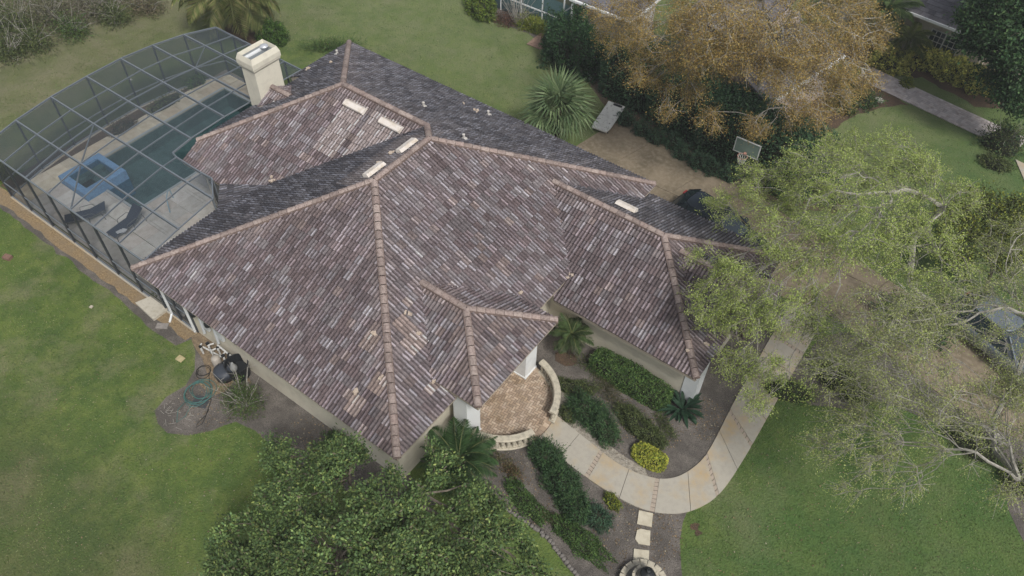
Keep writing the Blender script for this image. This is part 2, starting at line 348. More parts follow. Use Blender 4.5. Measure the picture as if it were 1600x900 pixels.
# face: name, plan polygon (convex, ccw not required), eave reference point (x,y,z rel eave), uphill plan direction, tone
def F(poly, ref, up, tone): return dict(poly=poly, ref=ref, up=up, tone=tone)
P6y = 5.45
faces = [
 F([(-14, 0), (0, 0), (-7, 7)], (0, 0, 0), (0, 1), 'front'),
 F([(0, 0), (0, 17.19), (-7, 10.19), (-7, 7)], (0, 0, 0), (-1, 0), 'right'),
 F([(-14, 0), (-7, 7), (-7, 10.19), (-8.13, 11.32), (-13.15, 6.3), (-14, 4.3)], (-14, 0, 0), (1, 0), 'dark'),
 F([(-17.85, P6y), (-15.2, P6y), (-13.15, 6.3), (-8.13, 11.32), (-12.98, 11.32), (-17.85, 6.45)], (0, P6y, 0), (0, 1), 'wing'),
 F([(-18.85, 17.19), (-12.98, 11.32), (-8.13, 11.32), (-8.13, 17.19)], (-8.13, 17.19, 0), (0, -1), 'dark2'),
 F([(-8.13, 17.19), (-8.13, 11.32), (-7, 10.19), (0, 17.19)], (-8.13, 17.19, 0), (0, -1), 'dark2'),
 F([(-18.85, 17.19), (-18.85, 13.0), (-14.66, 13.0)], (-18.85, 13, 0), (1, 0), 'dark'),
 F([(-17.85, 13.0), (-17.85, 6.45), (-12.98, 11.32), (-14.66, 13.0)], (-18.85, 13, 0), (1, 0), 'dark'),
 # porch
 F([(1.11, 2.92), (-1.28, 5.31), (-3.38, 5.31), (-.99, 2.92)], (0, 2.92, .494), (0, 1), 'porch'),
 F([(1.11, 7.70), (-1.28, 5.31), (-3.38, 5.31), (-.99, 7.70)], (0, 7.70, .494), (0, -1), 'greyporch'),
 F([(1.11, 2.92), (1.11, 7.70), (-1.28, 5.31)], (1.11, 2.92, .494), (-1, 0), 'porch'),
 # garage wing
 F([(-2.87, 13.13), (0, 9.23), (6.32, 9.23), (2.42, 13.13)], (0, 9.23, -.514), (0, 1), 'garage'),
 F([(-2.87, 13.13), (0, 17.03), (6.32, 17.03), (2.42, 13.13)], (0, 17.03, -.514), (0, -1), 'dark2'),
 F([(6.32, 9.23), (6.32, 17.03), (2.42, 13.13)], (6.32, 9.23, -.514), (-1, 0), 'garage'),
 # small hip beyond the garage
 F([(3.21, 13.15), (5.4, 13.15), (7.1, 11.45), (4.91, 11.45)], (0, 11.45, .185), (0, 1), 'garage'),
 F([(3.21, 13.15), (5.4, 13.15), (7.1, 14.85), (4.91, 14.85)], (0, 14.85, .185), (0, -1), 'dark2'),
 F([(7.1, 11.45), (7.1, 14.85), (5.4, 13.15)], (7.1, 11.45, .185), (-1, 0), 'garage'),
]
for f in faces: f['z'] = (lambda x, y, f=f: H + f['ref'][2] + s * ((x - f['ref'][0]) * f['up'][0] + (y - f['ref'][1]) * f['up'][1]))
# inner-corner infill face (plane through three points)
A3, B3, C3 = np.array([-13.15, 6.3, H + s * .85]), np.array([-15.2, 5.45, H]), np.array([-14, 4.3, H])
nrm = np.cross(B3 - A3, C3 - A3); nrm /= nrm[2]
upv = -np.array([nrm[0], nrm[1]]); sl_in = np.linalg.norm(upv); upv /= sl_in
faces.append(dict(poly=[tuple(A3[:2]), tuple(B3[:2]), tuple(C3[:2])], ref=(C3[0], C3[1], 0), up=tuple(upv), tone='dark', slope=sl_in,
                  z=lambda x, y: A3[2] - nrm[0] * (x - A3[0]) - nrm[1] * (y - A3[1])))
# chimney cricket (little gable behind the stack)
CH = (-17.95, -17.05, 9.76, 11.22)
crz = 4.42 - H; crx = -18.85 + crz / s
for sg in (1, -1):
    yy = 10.49
    faces.append(F([(CH[1], yy), (crx, yy), (CH[1] + .02, yy - sg * 1.05)], (0, yy - sg * 1.05, crz - s * 1.05), (0, sg), 'porch'))
    f = faces[-1]; f['z'] = (lambda x, y, f=f: H + f['ref'][2] + s * ((y - f['ref'][1]) * f['up'][1]))
RF = empty('roof'); RF.parent = HO; RF.matrix_parent_inverse = inv

def inpoly(hps, x, y, m=0.): return all(a * x + b * y - c >= m for a, b, c in hps)
for f in faces: f['hp'] = halfplanes(f['poly'])
dk = MB()
for f in faces:
    P = f['poly']; n = len(P)
    if sum(P[i][0] * P[(i + 1) % n][1] - P[(i + 1) % n][0] * P[i][1] for i in range(n)) < 0: P = P[::-1]
    Vv = [(x, y, f['z'](x, y) - .17) for x, y in P] + [(x, y, f['z'](x, y)) for x, y in P]
    dk.add(Vv, [tuple(range(n))[::-1], tuple(range(n, 2 * n))] + [(i, (i + 1) % n, n + (i + 1) % n, n + i) for i in range(n)])
dk.build('roof_deck', fascia_m, RF)

TW, TE = .30, .345
prof = []
for r in range(2):
    for u, h in ((0, 0), (.018, .004), (.042, .034), (.075, .046), (.108, .034), (.132, .004)): prof.append((r * .15 + u, h))
prof.append((.30, 0))
PAL0 = {'brown': (.115, .078, .078), 'grey': (.195, .195, .205), 'dark': (.072, .058, .062), 'pale': (.34, .34, .35), 'pink': (.27, .19, .16), 'mauve': (.15, .115, .12)}
_mean = np.array((.190, .156, .160)); PAL = {k_: tuple(_mean + (np.array(v_) - _mean) * .34) for k_, v_ in PAL0.items()}
MIX = {'front': [('brown', .26), ('dark', .34), ('grey', .17), ('mauve', .15), ('pale', .05), ('pink', .03)],
       'right': [('brown', .20), ('dark', .16), ('grey', .32), ('mauve', .16), ('pale', .11), ('pink', .05)],
       'garage': [('brown', .27), ('dark', .34), ('grey', .16), ('mauve', .15), ('pale', .05), ('pink', .03)],
       'wing': [('brown', .24), ('dark', .14), ('grey', .22), ('mauve', .24), ('pale', .09), ('pink', .07)],
       'porch': [('brown', .08), ('dark', .02), ('grey', .18), ('mauve', .20), ('pale', .20), ('pink', .32)],
       'greyporch': [('brown', .15), ('dark', .15), ('grey', .40), ('mauve', .18), ('pale', .10), ('pink', .02)],
       'dark': [('slate', .6), ('dusk', .4)], 'dark2': [('slate', .42), ('dusk', .58)]}  # slopes turned from the light: shade and some mildew painted into the tones
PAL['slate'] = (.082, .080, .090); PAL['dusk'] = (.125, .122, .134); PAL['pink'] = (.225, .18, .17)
hiplines = []      # filled below; used to lighten tiles beside the mortared ridges
def Z(f, x, y): return f['z'](x, y)
caps = [((-7, 7), (-14, 0)), ((-7, 7), (0, 0)), ((-7, 10.19), (0, 17.19)), ((-7, 7), (-7, 10.19)), ((-7, 10.19), (-8.13, 11.32)),
        ((-8.13, 11.32), (-12.98, 11.32)), ((-12.98, 11.32), (-18.85, 17.19)), ((-12.98, 11.32), (-17.85, 6.45)),
        ((-1.28, 5.31), (1.11, 2.92)), ((-1.28, 5.31), (1.11, 7.70)), ((-1.28, 5.31), (-3.38, 5.31)),
        ((2.42, 13.13), (6.32, 9.23)), ((2.42, 13.13), (6.32, 17.03)), ((2.42, 13.13), (-2.87, 13.13)),
        ((5.4, 13.15), (7.1, 11.45)), ((5.4, 13.15), (7.1, 14.85)), ((5.4, 13.15), (3.21, 13.15)), ((crx, 10.49), (CH[1], 10.49))]
def topz(x, y): 
    zs = [f['z'](x, y) for f in faces if inpoly(f['hp'], x, y, -.02)]
    return max(zs) if zs else None
def seg_d(x, y, a, b):
    ax, ay = a; bx, by = b; dx, dy = bx - ax, by - ay; t = max(0, min(1, ((x - ax) * dx + (y - ay) * dy) / (dx * dx + dy * dy)))
    return math.hypot(x - ax - dx * t, y - ay - dy * t)
pale_spots = [(-3.3, 2.45, .3), (-2.5, .7, .36), (-2.1, 1.45, .3), (-2.8, 3.7, .35), (-2.2, 3.4, .4), (-.8, 2.7, .25), (-3.3, 4.3, .2), (-3.04, 10.16, .18)]
wash = [(-11.7, 9.7, .75, 1.3), (-9.9, 9.8, .75, 1.2)]
tiles = []
rr = random.Random(11)
for fi, f in enumerate(faces):
    sp_ = f.get('slope', s); k = math.sqrt(1 + sp_ * sp_); upx, upy = f['up']; ux, uy = upy, -upx   # u horizontal
    if len(f['poly']) < 3: continue
    rx, ry = f['ref'][0], f['ref'][1]
    uv = [((x - rx) * ux + (y - ry) * uy, ((x - rx) * upx + (y - ry) * upy) * k) for x, y in f['poly']]
    hpl = halfplanes(uv)
    U = np.array([ux, uy, 0.]); Vd = np.array([upx, upy, sp_]) / k; Nn = np.cross(U, Vd); 
    if Nn[2] < 0: Nn = -Nn
    org = np.array([rx, ry, f['z'](rx, ry)])
    umin, umax = min(p[0] for p in uv), max(p[0] for p in uv); vmin, vmax = min(p[1] for p in uv), max(p[1] for p in uv)
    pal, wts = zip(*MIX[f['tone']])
    for j in range(int(math.floor(vmin / TE)), int(vmax / TE) + 1):
        for i in range(int(math.floor(umin / TW)), int(umax / TW) + 1):
            ju = i * TW; v0, v1 = j * TE - .035, (j + 1) * TE
            cu, cv = ju + TW / 2, (j + .5) * TE
            cpt = org + U * cu + Vd * cv
            near = [(a * cu + b * cv - c) for a, b, c in hpl]
            if min(near) < -.26: continue
            full = min(near) > .3
            hid = 0
            for g in faces:
                if g is not f and inpoly(g['hp'], cpt[0], cpt[1], .22) and g['z'](cpt[0], cpt[1]) > cpt[2] + .05: hid = 1
            if hid: continue
            # tile colour; on the dark slopes the palette carries painted shade
            x, y = cpt[0], cpt[1]
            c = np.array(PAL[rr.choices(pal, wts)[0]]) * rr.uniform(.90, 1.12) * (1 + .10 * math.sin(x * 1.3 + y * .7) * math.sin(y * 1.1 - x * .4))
            dr = min(seg_d(x, y, a, b) for a, b in caps)
            if dr < .5 and f['tone'] not in ('dark', 'dark2'): c = c * .55 + np.array(PAL['pink']) * .45 * rr.uniform(.8, 1.1)
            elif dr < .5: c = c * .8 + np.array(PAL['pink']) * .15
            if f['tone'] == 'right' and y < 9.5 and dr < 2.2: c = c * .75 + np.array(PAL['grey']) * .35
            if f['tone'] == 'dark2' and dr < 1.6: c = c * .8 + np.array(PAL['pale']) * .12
            for sx, sy, sr in pale_spots:
                if math.hypot(x - sx, y - sy) < sr: c = c * .4 + np.array((.34, .27, .235)) * .75 * rr.uniform(.7, 1.15)
            stk = math.sin(i * 2.1 + fi) * math.sin(i * .77 + 1.3 * fi)
            if stk > .45 and dr < 2.6: c = c + np.array((.075, .07, .07)) * (1 - dr / 2.6) * stk
            if f['tone'] == 'wing':
                for sx, sy, a_, b_ in wash:
                    if abs(x - sx) < a_ and abs(y - sy) < b_: c = c * .4 + np.array((.42, .36, .34)) * .62
            if f['tone'] == 'dark' and 6.5 < y < 10.6 and x > -8.9: c = c * .6 + np.array((.26, .225, .215)) * (.5 if x > -8.5 else .3)
            Vs, Fs, Cs = [], [], []
            jit = rr.uniform(-.006, .006); ln = rr.uniform(-.012, .012)
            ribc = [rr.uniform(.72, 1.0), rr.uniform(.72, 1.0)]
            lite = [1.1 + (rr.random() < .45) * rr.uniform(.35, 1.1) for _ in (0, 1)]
            v0 += ln
            for q in range(len(prof) - 1):
                (ua, ha), (ub, hb) = prof[q], prof[q + 1]
                ua, ub = ju + ua, ju + ub
                P = [(ua, v0, ha + .062 + jit), (ub, v0, hb + .062 + jit), (ub, v1, hb + .022), (ua, v1, ha + .022)]
                bt = [(ua, v0, ha + .062 + jit), (ua, v0, .0), (ub, v0, .0), (ub, v0, hb + .062 + jit)]
                if not full:
                    for a, b, cc in hpl:
                        P = clip(P, a, b, cc - (.03 if (abs(b) > .99) else -.0))
                        if len(P) < 3: break
                    if len(P) < 3: continue
                    um = (ua + ub) / 2
                    if not all(a * um + b * v0 - cc > -.04 for a, b, cc in hpl): bt = None
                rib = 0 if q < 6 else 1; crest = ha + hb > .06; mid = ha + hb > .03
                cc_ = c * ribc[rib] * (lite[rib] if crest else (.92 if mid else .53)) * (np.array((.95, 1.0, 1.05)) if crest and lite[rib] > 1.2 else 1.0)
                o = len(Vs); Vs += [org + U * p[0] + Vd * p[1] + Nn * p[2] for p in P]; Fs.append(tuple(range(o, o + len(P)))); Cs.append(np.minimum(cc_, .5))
                if bt:
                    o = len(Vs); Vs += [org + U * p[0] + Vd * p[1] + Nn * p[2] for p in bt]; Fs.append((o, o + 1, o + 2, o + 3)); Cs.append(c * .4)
            if Fs:
                d = cpt - CP; dist = np.linalg.norm(d); px = 800 + FPX * (RC[0] @ d) / (RC[2] @ d); py = 450 + FPX * (RC[1] @ d) / (RC[2] @ d)
                vis = 0 <= px <= 1600 and 0 <= py <= 900
                area = abs(Nn @ d) / dist ** 3 * len(Fs) if vis else 0
                tiles.append((area, Vs, Fs, Cs))
tiles.sort(key=lambda t: -t[0])
for _, Vs, Fs, Cs in tiles[:300]: mesh_obj('tile', Vs, Fs, tile_m, RF, Cs)
fm = MB()
for _, Vs, Fs, Cs in tiles[300:]:
    o = len(fm.V); fm.V += [tuple(v) for v in Vs]; fm.F += [tuple(i + o for i in ff) for ff in Fs]; fm.C += [tuple(c) for c in Cs]
tag(fm.build('tile_field', tile_m, RF), kind='stuff')

def cap_run(a, b, par, r0=.125, lift=.03, name='ridge_cap'):
    n0 = len(caps)
    za, zb = topz(*a), topz(*b)
    if za is None: za = topz(a[0] + (b[0] - a[0]) * .02, a[1] + (b[1] - a[1]) * .02)
    if zb is None: zb = topz(b[0] + (a[0] - b[0]) * .02, b[1] + (a[1] - b[1]) * .02)
    A, Bq = np.array([*a, za + lift]), np.array([*b, zb + lift])
    d = Bq - A; Ln = np.linalg.norm(d); d /= Ln; n = max(1, round(Ln / .36)); st = Ln / n
    sx = np.cross(d, [0, 0, 1.]); sx /= np.linalg.norm(sx); uz = np.cross(sx, d)
    for i in range(n):
        c = np.array(rr.choice([(.31, .245, .22), (.29, .235, .21), (.35, .29, .26), (.26, .21, .19), (.32, .26, .235)])) * rr.uniform(.85, 1.1)
        Vs = []; jit = rr.uniform(-.008, .008)
        for t, r in ((.0, r0 * .92), (st - .022, r0 * 1.06)):
            for k in range(8):
                an = math.pi * k / 7; Vs.append(A + d * (i * st + t) + sx * (r * 1.05 * math.cos(an) + jit) + uz * (r * math.sin(an) - .01 + (.012 if t > 0 else 0)))
        Fs = [(k, k + 1, 9 + k, 8 + k) for k in range(7)] + [tuple(range(7, -1, -1)), tuple(range(8, 16))]
        mesh_obj(name, Vs, Fs, cap_m, par, [c] * 7 + [c * .35] * 2, smooth=False)
for a, b in caps: cap_run(a, b, RF, lift=.055)
# mortar beds along the caps
mo = MB()
for a, b in caps:
    za, zb = topz(*a), topz(*b)
    if za is None or zb is None: continue
    mo.beam((*a, za + .04), (*b, zb + .04), .27, .12, (1, 1, 1))
mo.build('mortar_bed', mat('mortar', (.19, .14, .12), .95, n1=(20, (.12, .09, .08), .4, .7), bump=(40, .8, .02)), RF)
# broken tiles, debris and flashing bits
dbm = mat('broken_mortar', (.50, .42, .34), .9, n1=(10, (.34, .27, .21), .4, .7), bump=(30, .8, .02))
for (x, y, r) in [(-3.35, 2.62, .16), (-2.6, .95, .16), (-2.15, 1.62, .15), (-2.9, 3.95, .16), (-2.2, 3.75, .12), (-.8, 2.82, .12), (-.75, 8.0, .12), (.03, 10.2, .16), (-18.3, 12.6, .14), (-18.3, 13.7, .14), (-17.0, 14.2, .1), (-9.0, 15.7, .13), (-9.9, 15.9, .1), (-8.0, 9.0, .15), (-7.9, 8.2, .12), (-13.0, 6.6, .2), (5.95, 10.7, .12), (5.6, 9.9, .15)]:
    z = topz(x, y)
    if z is None: continue
    b = MB(); q = []
    for t in range(3):
        a = rr.uniform(0, 6); d = r * rr.uniform(.2, .8); b.box((x + d * math.cos(a), y + d * math.sin(a), z + .10 + .02 * t), (r * rr.uniform(.6, 1.2), r * rr.uniform(.4, .9), .05), rz=rr.uniform(0, 3))
    b.build('broken_tile', dbm, RF)
# hooded roof vents
def slope_axes(f):
    upx, upy = f['up']; k = math.sqrt(1 + s * s); return np.array([upy, -upx, 0.]), np.array([upx, upy, s]) / k
def vent(x, y, f, ln=1.2, wd=.36):
    U, Vd = slope_axes(f); N = np.cross(U, Vd); N = N if N[2] > 0 else -N; c = np.array([x, y, f['z'](x, y)]) + N * .1
    Vs = []
    for sx in (-ln / 2, ln / 2):
        for v, h in ((-wd / 2, .0), (-wd / 2, .10), (-wd * .42, .14), (wd * .25, .12), (wd / 2, .0)): Vs.append(c + U * (sx * (1 if h < .05 else .97)) + Vd * v + N * h)
    Fs = [(k, k + 1, 6 + k, 5 + k) for k in range(4)] + [(4, 3, 2, 1, 0), (5, 6, 7, 8, 9)]
    mesh_obj('roof_vent', Vs, Fs, mat('vent_metal', (.66, .61, .56), .5, n1=(3, (.52, .45, .36), .45, .7)), RF)
fw, fd, fg = faces[3], faces[2], faces[12]
vent(-11.66, 10.72, fw); vent(-9.58, 10.72, fw); vent(-7.50, 9.47, fd, 1.0); vent(-7.52, 7.6, fd, 1.0); vent(.24, 13.96, fg, .95)
for x, y, fi_ in [(-10.02, 13.22, 4), (-8.51, 16.03, 4), (-6.59, 11.85, 5), (-17.97, 15.49, 6)]:
    z = faces[fi_]['z'](x, y); MB().lathe([(.16, .05), (.06, .12), (.05, .24), (.065, .24), (.065, .29), (.02, .31)], (x, y, z), 10).build('vent_pipe', mat('weathered_pvc', (.46, .44, .41), .7), RF)
# walls
wl = MB()
for (a, b, c, d, z) in [(-11.8, -.55, .5, 16.7, H - .06), (-13.4, -11.8, 3.6, 16.7, H - .06), (-17.3, -11, 5.95, 12.9, H - .05), (-18.3, -11, 12.9, 16.65, H - .07), (-.55, 5.75, 9.8, 16.5, 2.3), (5.75, 6.1, 12.6, 14.0, 2.9)]:
    wl.box(((a + b) / 2, (c + d) / 2, z / 2), (b - a, d - c, z))
hp(wl.build('wall', stucco, HO))
sof = MB()
wtrim = mat('window_frame', (.55, .55, .52), .6)
def window(cx, cy, z, w_, h_, face, par, nx=2, nz=3, name='window'):
    """face: 'y-' or 'x+' outward; returns the frame object"""
    m = MB(); e = .05
    def bx(u, zz, du, dz, t, out):
        if face == 'y-': return ((cx + u, cy - out, zz), (du, t, dz))
        if face == 'x-': return ((cx - out, cy + u, zz), (t, du, dz))
        return ((cx + out, cy + u, zz), (t, du, dz))
    for q in (-1, 1):
        m.box(*bx(q * w_ / 2, z, e, h_ + e, .08, .02)); m.box(*bx(0, z + q * h_ / 2, w_ - e, e, .08, .02))
    for i in range(1, nx): m.box(*bx(-w_ / 2 + w_ * i / nx, z, .03, h_ - e, .05, .02))
    for i in range(1, nz): m.box(*bx(0, z - h_ / 2 + h_ * i / nz, w_ - e, .03, .045, .022))
    fr = m.build(name, wtrim, par)
    g = MB(); g.box(*bx(0, z, w_, h_, .02, -.0)); g.build('pane', glass_m, fr)
    return fr
for x in (-16.2,): hp(window(x, 5.94, 1.2, 1.7, 2.1, 'y-', HO, 2, 1, 'sliding_door'))
for y in (7.6,): hp(window(-17.31, y, 1.2, 1.8, 2.1, 'x-', HO, 2, 1, 'sliding_door'))
# entrance porch: two pillars
for (ya, yb) in ((3.1, 3.85), (6.76, 7.5)):
    p = MB(); p.box((.13, (ya + yb) / 2, 1.62), (.64, yb - ya, 3.24)); p.box((.13, (ya + yb) / 2, .1), (.70, yb - ya + .06, .2)); hp(p.build('porch_pillar', white_m, HO, bevel=.01))
hp(MB().box((6.05, 10.15, 1.15), (.55, .75, 2.3)).build('corner_pillar', white_m, HO))
hp(MB().box((-.3, 5.3, 1.25), (.1, 1.6, 2.3)).build('front_door', mat('door_wood', (.16, .09, .05), .5), HO))
for (x, y0_, ln) in [(-13.4, .9, 0)]: 
    g = MB(); g.beam((-13.45, .42, .1), (-13.45, .42, 2.7), .08, .06); g.beam((-13.45, .42, .1), (-13.2, .1, .04), .08, .06); hp(g.build('downspout', white_m, HO))
hp(MB().beam((-11.9, .40, .1), (-11.9, .40, 2.7), .10, .06).build('downspout', white_m, HO))
# chimney
CHM = hp(MB().box(((CH[0] + CH[1]) / 2, (CH[2] + CH[3]) / 2, 2.9), (.9, CH[3] - CH[2], 5.8)).build('chimney', chim_m, HO, bevel=.015))
def frustum(m, x0, x1, y0, y1, z0, X0, X1, Y0, Y1, z1, open_=False):
    V = [(x0, y0, z0), (x1, y0, z0), (x1, y1, z0), (x0, y1, z0), (X0, Y0, z1), (X1, Y0, z1), (X1, Y1, z1), (X0, Y1, z1)]
    Fs = [(0, 1, 5, 4), (1, 2, 6, 5), (2, 3, 7, 6), (3, 0, 4, 7)]
    if not open_: Fs += [(3, 2, 1, 0), (4, 5, 6, 7)]
    return m.add(V, Fs)
a, b, c, d = CH
cp = MB()
frustum(cp, a, b, c, d, 5.55, a - .07, b + .07, c - .07, d + .07, 5.68, True)
frustum(cp, a - .07, b + .07, c - .07, d + .07, 5.68, a - .07, b + .07, c - .07, d + .07, 5.80, True)
frustum(cp, a - .10, b + .10, c - .10, d + .10, 5.78, a - .10, b + .10, c - .10, d + .10, 6.02, True)
frustum(cp, a - .10, b + .10, c - .10, d + .10, 6.02, a - .01, b + .01, c - .01, d + .01, 6.28, True)
frustum(cp, a + .05, b - .05, c + .05, d - .05, 6.04, a - .01, b + .01, c - .01, d + .01, 6.281, True)
frustum(cp, a - .10, b + .10, c - .10, d + .10, 5.775, a - .07, b + .07, c - .07, d + .07, 5.776)
cpo = cp.build('chimney_cap', chim_m, CHM)
MB().box(((a + b) / 2, (c + d) / 2, 6.08), (.8, 1.36, .03)).build('flue_deck', mat('flue_metal', (.22, .24, .25), .5, .3), CHM)
MB().box(((a + b) / 2 - .1, (c + d) / 2 - .05, 6.12), (.16, 1.2, .06)).build('flue_rail', white_m, CHM)
MB().lathe([(.12, 0), (.12, .16), (.2, .17), (.2, .2), (.1, .25), (.01, .26)], ((a + b) / 2 + .05, (c + d) / 2 + .38, 6.1), 16).build('flue_cap', mat('galvanised', (.55, .57, .6), .4, .4), CHM, smooth=True)

# ================================================================= PORCH FLOOR AND BALUSTRADE
PC, PR = (.35, 5.4), 2.05
PF = empty('porch_floor', (PC[0], PC[1], 0), kind='structure')
MB().lathe([(PR + .06, 0), (PR + .06, .11)], (0, 0, 0), 48).build('porch_base', mat('brick_joint', (.15, .115, .085), .95), PF)
hb = MB(); bw = .1; n = 30
br_cols = [(.41, .32, .235), (.37, .285, .21), (.47, .375, .29), (.33, .255, .19), (.43, .35, .27)]
ca, sa = math.cos(.12), math.sin(.12)
for i in range(-n, n):
    for j in range(-n, n):
        for o in (0, 1):
            # herringbone cell: period 4 in x along the diagonal
            if (i - j) % 4 == (0 if o == 0 else 3):
                cx, cy = (i * bw, j * bw)
                dx, dy = (2 * bw, bw) if o == 0 else (bw, 2 * bw)
                x, y = cx + dx / 2, cy + dy / 2; X, Y = x * ca - y * sa, x * sa + y * ca
                if math.hypot(X, Y) < PR - .14: hb.box((X, Y, .118), (dx - .02, dy - .02, .034 + rr.uniform(0, .004)), rz=.12, col=tuple(np.array(rr.choice(br_cols)) * rr.uniform(.8, 1.15)))
tag(hb.build('brick_paving', brick_m, PF), kind='stuff')
for k in range(64):
    a = 2 * math.pi * (k + .5) / 64
    if -1.9 < (a if a < math.pi else a - 2 * math.pi) < 1.9: MB().box(((PR - .06) * math.cos(a), (PR - .06) * math.sin(a), .12), (.2, .185, .035), rz=a, col=tuple(np.array(rr.choice(br_cols)) * rr.uniform(.9, 1.2))).build('brick', brick_m, PF)
def balustrade(a0, a1, label):
    o = empty('balustrade', (PC[0], PC[1], 0), label=label, cat='balustrade', group='curved stone balustrades round the porch')
    n = 18; R = PR + .04
    for nm, z0, z1, wdt in (('handrail', .72, .83, .27), ('base_rail', .12, .19, .24)):
        V = []; 
        for k in range(n + 1):
            t = a0 + (a1 - a0) * k / n
            for r, z in ((R - wdt / 2, z0), (R + wdt / 2, z0), (R + wdt / 2 + .01, (z0 + z1) / 2), (R + wdt / 2 - .03, z1), (R - wdt / 2 + .03, z1), (R - wdt / 2 - .01, (z0 + z1) / 2)): V.append((r * math.cos(t), r * math.sin(t), z))
        Fs = [(k * 6 + i, k * 6 + (i + 1) % 6, k * 6 + 6 + (i + 1) % 6, k * 6 + 6 + i) for k in range(n) for i in range(6)] + [(5, 4, 3, 2, 1, 0), tuple(n * 6 + i for i in range(6))]
        mesh_obj(nm, V, Fs, stone_m, o)
    nb = max(2, int(abs(a1 - a0) * R / .21)); me = None
    for k in range(nb):
        t = a0 + (a1 - a0) * (k + .5) / nb
        if me is None:
            b = MB().lathe([(.075, 0), (.075, .05), (.04, .08), (.085, .2), (.08, .28), (.04, .42), (.065, .46), (.07, .53)], (0, 0, 0), 10).build('baluster', stone_m, o, smooth=True); me = b.data
        else: b = link(bpy.data.objects.new('baluster', me), o)
        b.location = (R * math.cos(t), R * math.sin(t), .19)
balustrade(math.radians(-86), math.radians(-21), 'curved stone balustrade beside the palm, at the left porch pillar')
balustrade(math.radians(9), math.radians(80), 'curved stone balustrade running to the right porch pillar above the shrubs')

# ================================================================= POOL, SPA, DECK
PL = empty('swimming_pool', (-22.4, 8, 0), label='dark blue-green rectangular pool under the screen cage', cat='swimming pool')
pinv = Matrix.Translation((22.4, -8, 0))
def pp(o): o.matrix_parent_inverse = pinv; return o
x0, x1, y0, y1 = POOL; dp = -1.15
V = [(x0, y0, .03), (x1, y0, .03), (x1, y1, .03), (x0, y1, .03), (x0, y0, dp), (x1, y0, dp), (x1, y1, dp), (x0, y1, dp)]
pp(mesh_obj('basin', V, [(4, 5, 6, 7), (0, 4, 5, 1)[::-1], (1, 5, 6, 2)[::-1], (2, 6, 7, 3)[::-1], (3, 7, 4, 0)[::-1]], plaster, PL))
st = MB(); 
for i in range(3): st.box((x1 - .25 - i * .3, y0 + .9, dp + (1.05 - i * .3) / 2), (.5 if i == 0 else .3, 1.8, 1.05 - i * .3))
pp(st.build('pool_steps', plaster, PL))
wm = bpy.data.materials.new('pool_water'); wm.use_nodes = True; N = wm.node_tree.nodes; Lk = wm.node_tree.links; N.remove(N['Principled BSDF'])
tp = N.new('ShaderNodeBsdfTransparent'); tp.inputs[0].default_value = (.48, .64, .65, 1); gl = N.new('ShaderNodeBsdfGlossy'); gl.inputs[1].default_value = .06
fr = N.new('ShaderNodeFresnel'); fr.inputs[0].default_value = 1.33; ms = N.new('ShaderNodeMixShader')
nz = N.new('ShaderNodeTexNoise'); nz.inputs['Scale'].default_value = 3; bp_ = N.new('ShaderNodeBump'); bp_.inputs['Strength'].default_value = .15; bp_.inputs['Distance'].default_value = .05
Lk.new(nz.outputs['Fac'], bp_.inputs['Height']); Lk.new(bp_.outputs[0], gl.inputs['Normal']); Lk.new(bp_.outputs[0], fr.inputs['Normal'])
Lk.new(fr.outputs[0], ms.inputs[0]); Lk.new(tp.outputs[0], ms.inputs[1]); Lk.new(gl.outputs[0], ms.inputs[2]); Lk.new(ms.outputs[0], N['Material Output'].inputs[0])
pp(mesh_obj('pool_water', [(x0, y0, -.06), (x1, y0, -.06), (x1, y1, -.06), (x0, y1, -.06)], [(0, 1, 2, 3)], wm, PL))
cpm = mat('pool_coping', (.30, .34, .36), .7)
cb = MB()
for a, b in (((x0, y1 + .06), (x1, y1 + .06)), ((x1 + .06, y0), (x1 + .06, y1)), ((x0 - .06, 4.8), (x0 - .06, y1)), ((-22.4, y0 - .06), (x1 + .1, y0 - .06))): cb.beam((*a, .045), (*b, .045), .12, .06)
pp(cb.build('coping', cpm, PL))
# recess beside the spa: the pool water also lies in front of it
SPA = empty('raised_spa', (-23.52, 3.63, 0), label='square raised blue tiled spa at the corner of the pool', cat='hot tub')
X0, X1, Y0, Y1 = -1.13, 1.10, -1.15, 1.12
sw = MB()
for (a, b, c, d) in ((X0, X1, Y0, Y0 + .32), (X0, X1, Y1 - .32, Y1), (X0, X0 + .32, Y0 + .32, Y1 - .32), (X1 - .38, X1, Y0 + .32, Y1 - .32)):
    sw.box(((a + b) / 2, (c + d) / 2, -.3), (b - a - .004, d - c, 1.5))
sw.build('spa_wall', spa_m, SPA)
MB().box((0, 0, -.3), (1.6, 1.65, .6)).build('spa_floor', plaster, SPA)
mesh_obj('spa_water', [(X0 + .3, Y0 + .3, .36), (X1 - .36, Y0 + .3, .36), (X1 - .36, Y1 - .3, .36), (X0 + .3, Y1 - .3, .36)], [(0, 1, 2, 3)], wm, SPA)
MB().lathe([(.14, 0), (.14, .03)], (.35, .1, .0), 14).build('spa_drain', white_m, SPA)
MB().box((-.45, 0, .1), (.35, 1.6, .25)).build('spa_bench', plaster, SPA)
DK = empty('pool_deck', kind='structure')
rects = [(-26.0, -24.65, .62, 13.9), (-24.65, -13.0, .62, 2.48), (-22.38, -13.45, 2.48, 3.42), (-19.98, -13.45, 3.42, 5.9), (-24.65, -18.4, 12.74, 13.9), (-19.98, -17.35, 5.9, 12.74)]
dcol = [(.50, .49, .46), (.54, .53, .49), (.47, .46, .43), (.52, .51, .49), (.49, .46, .42)]
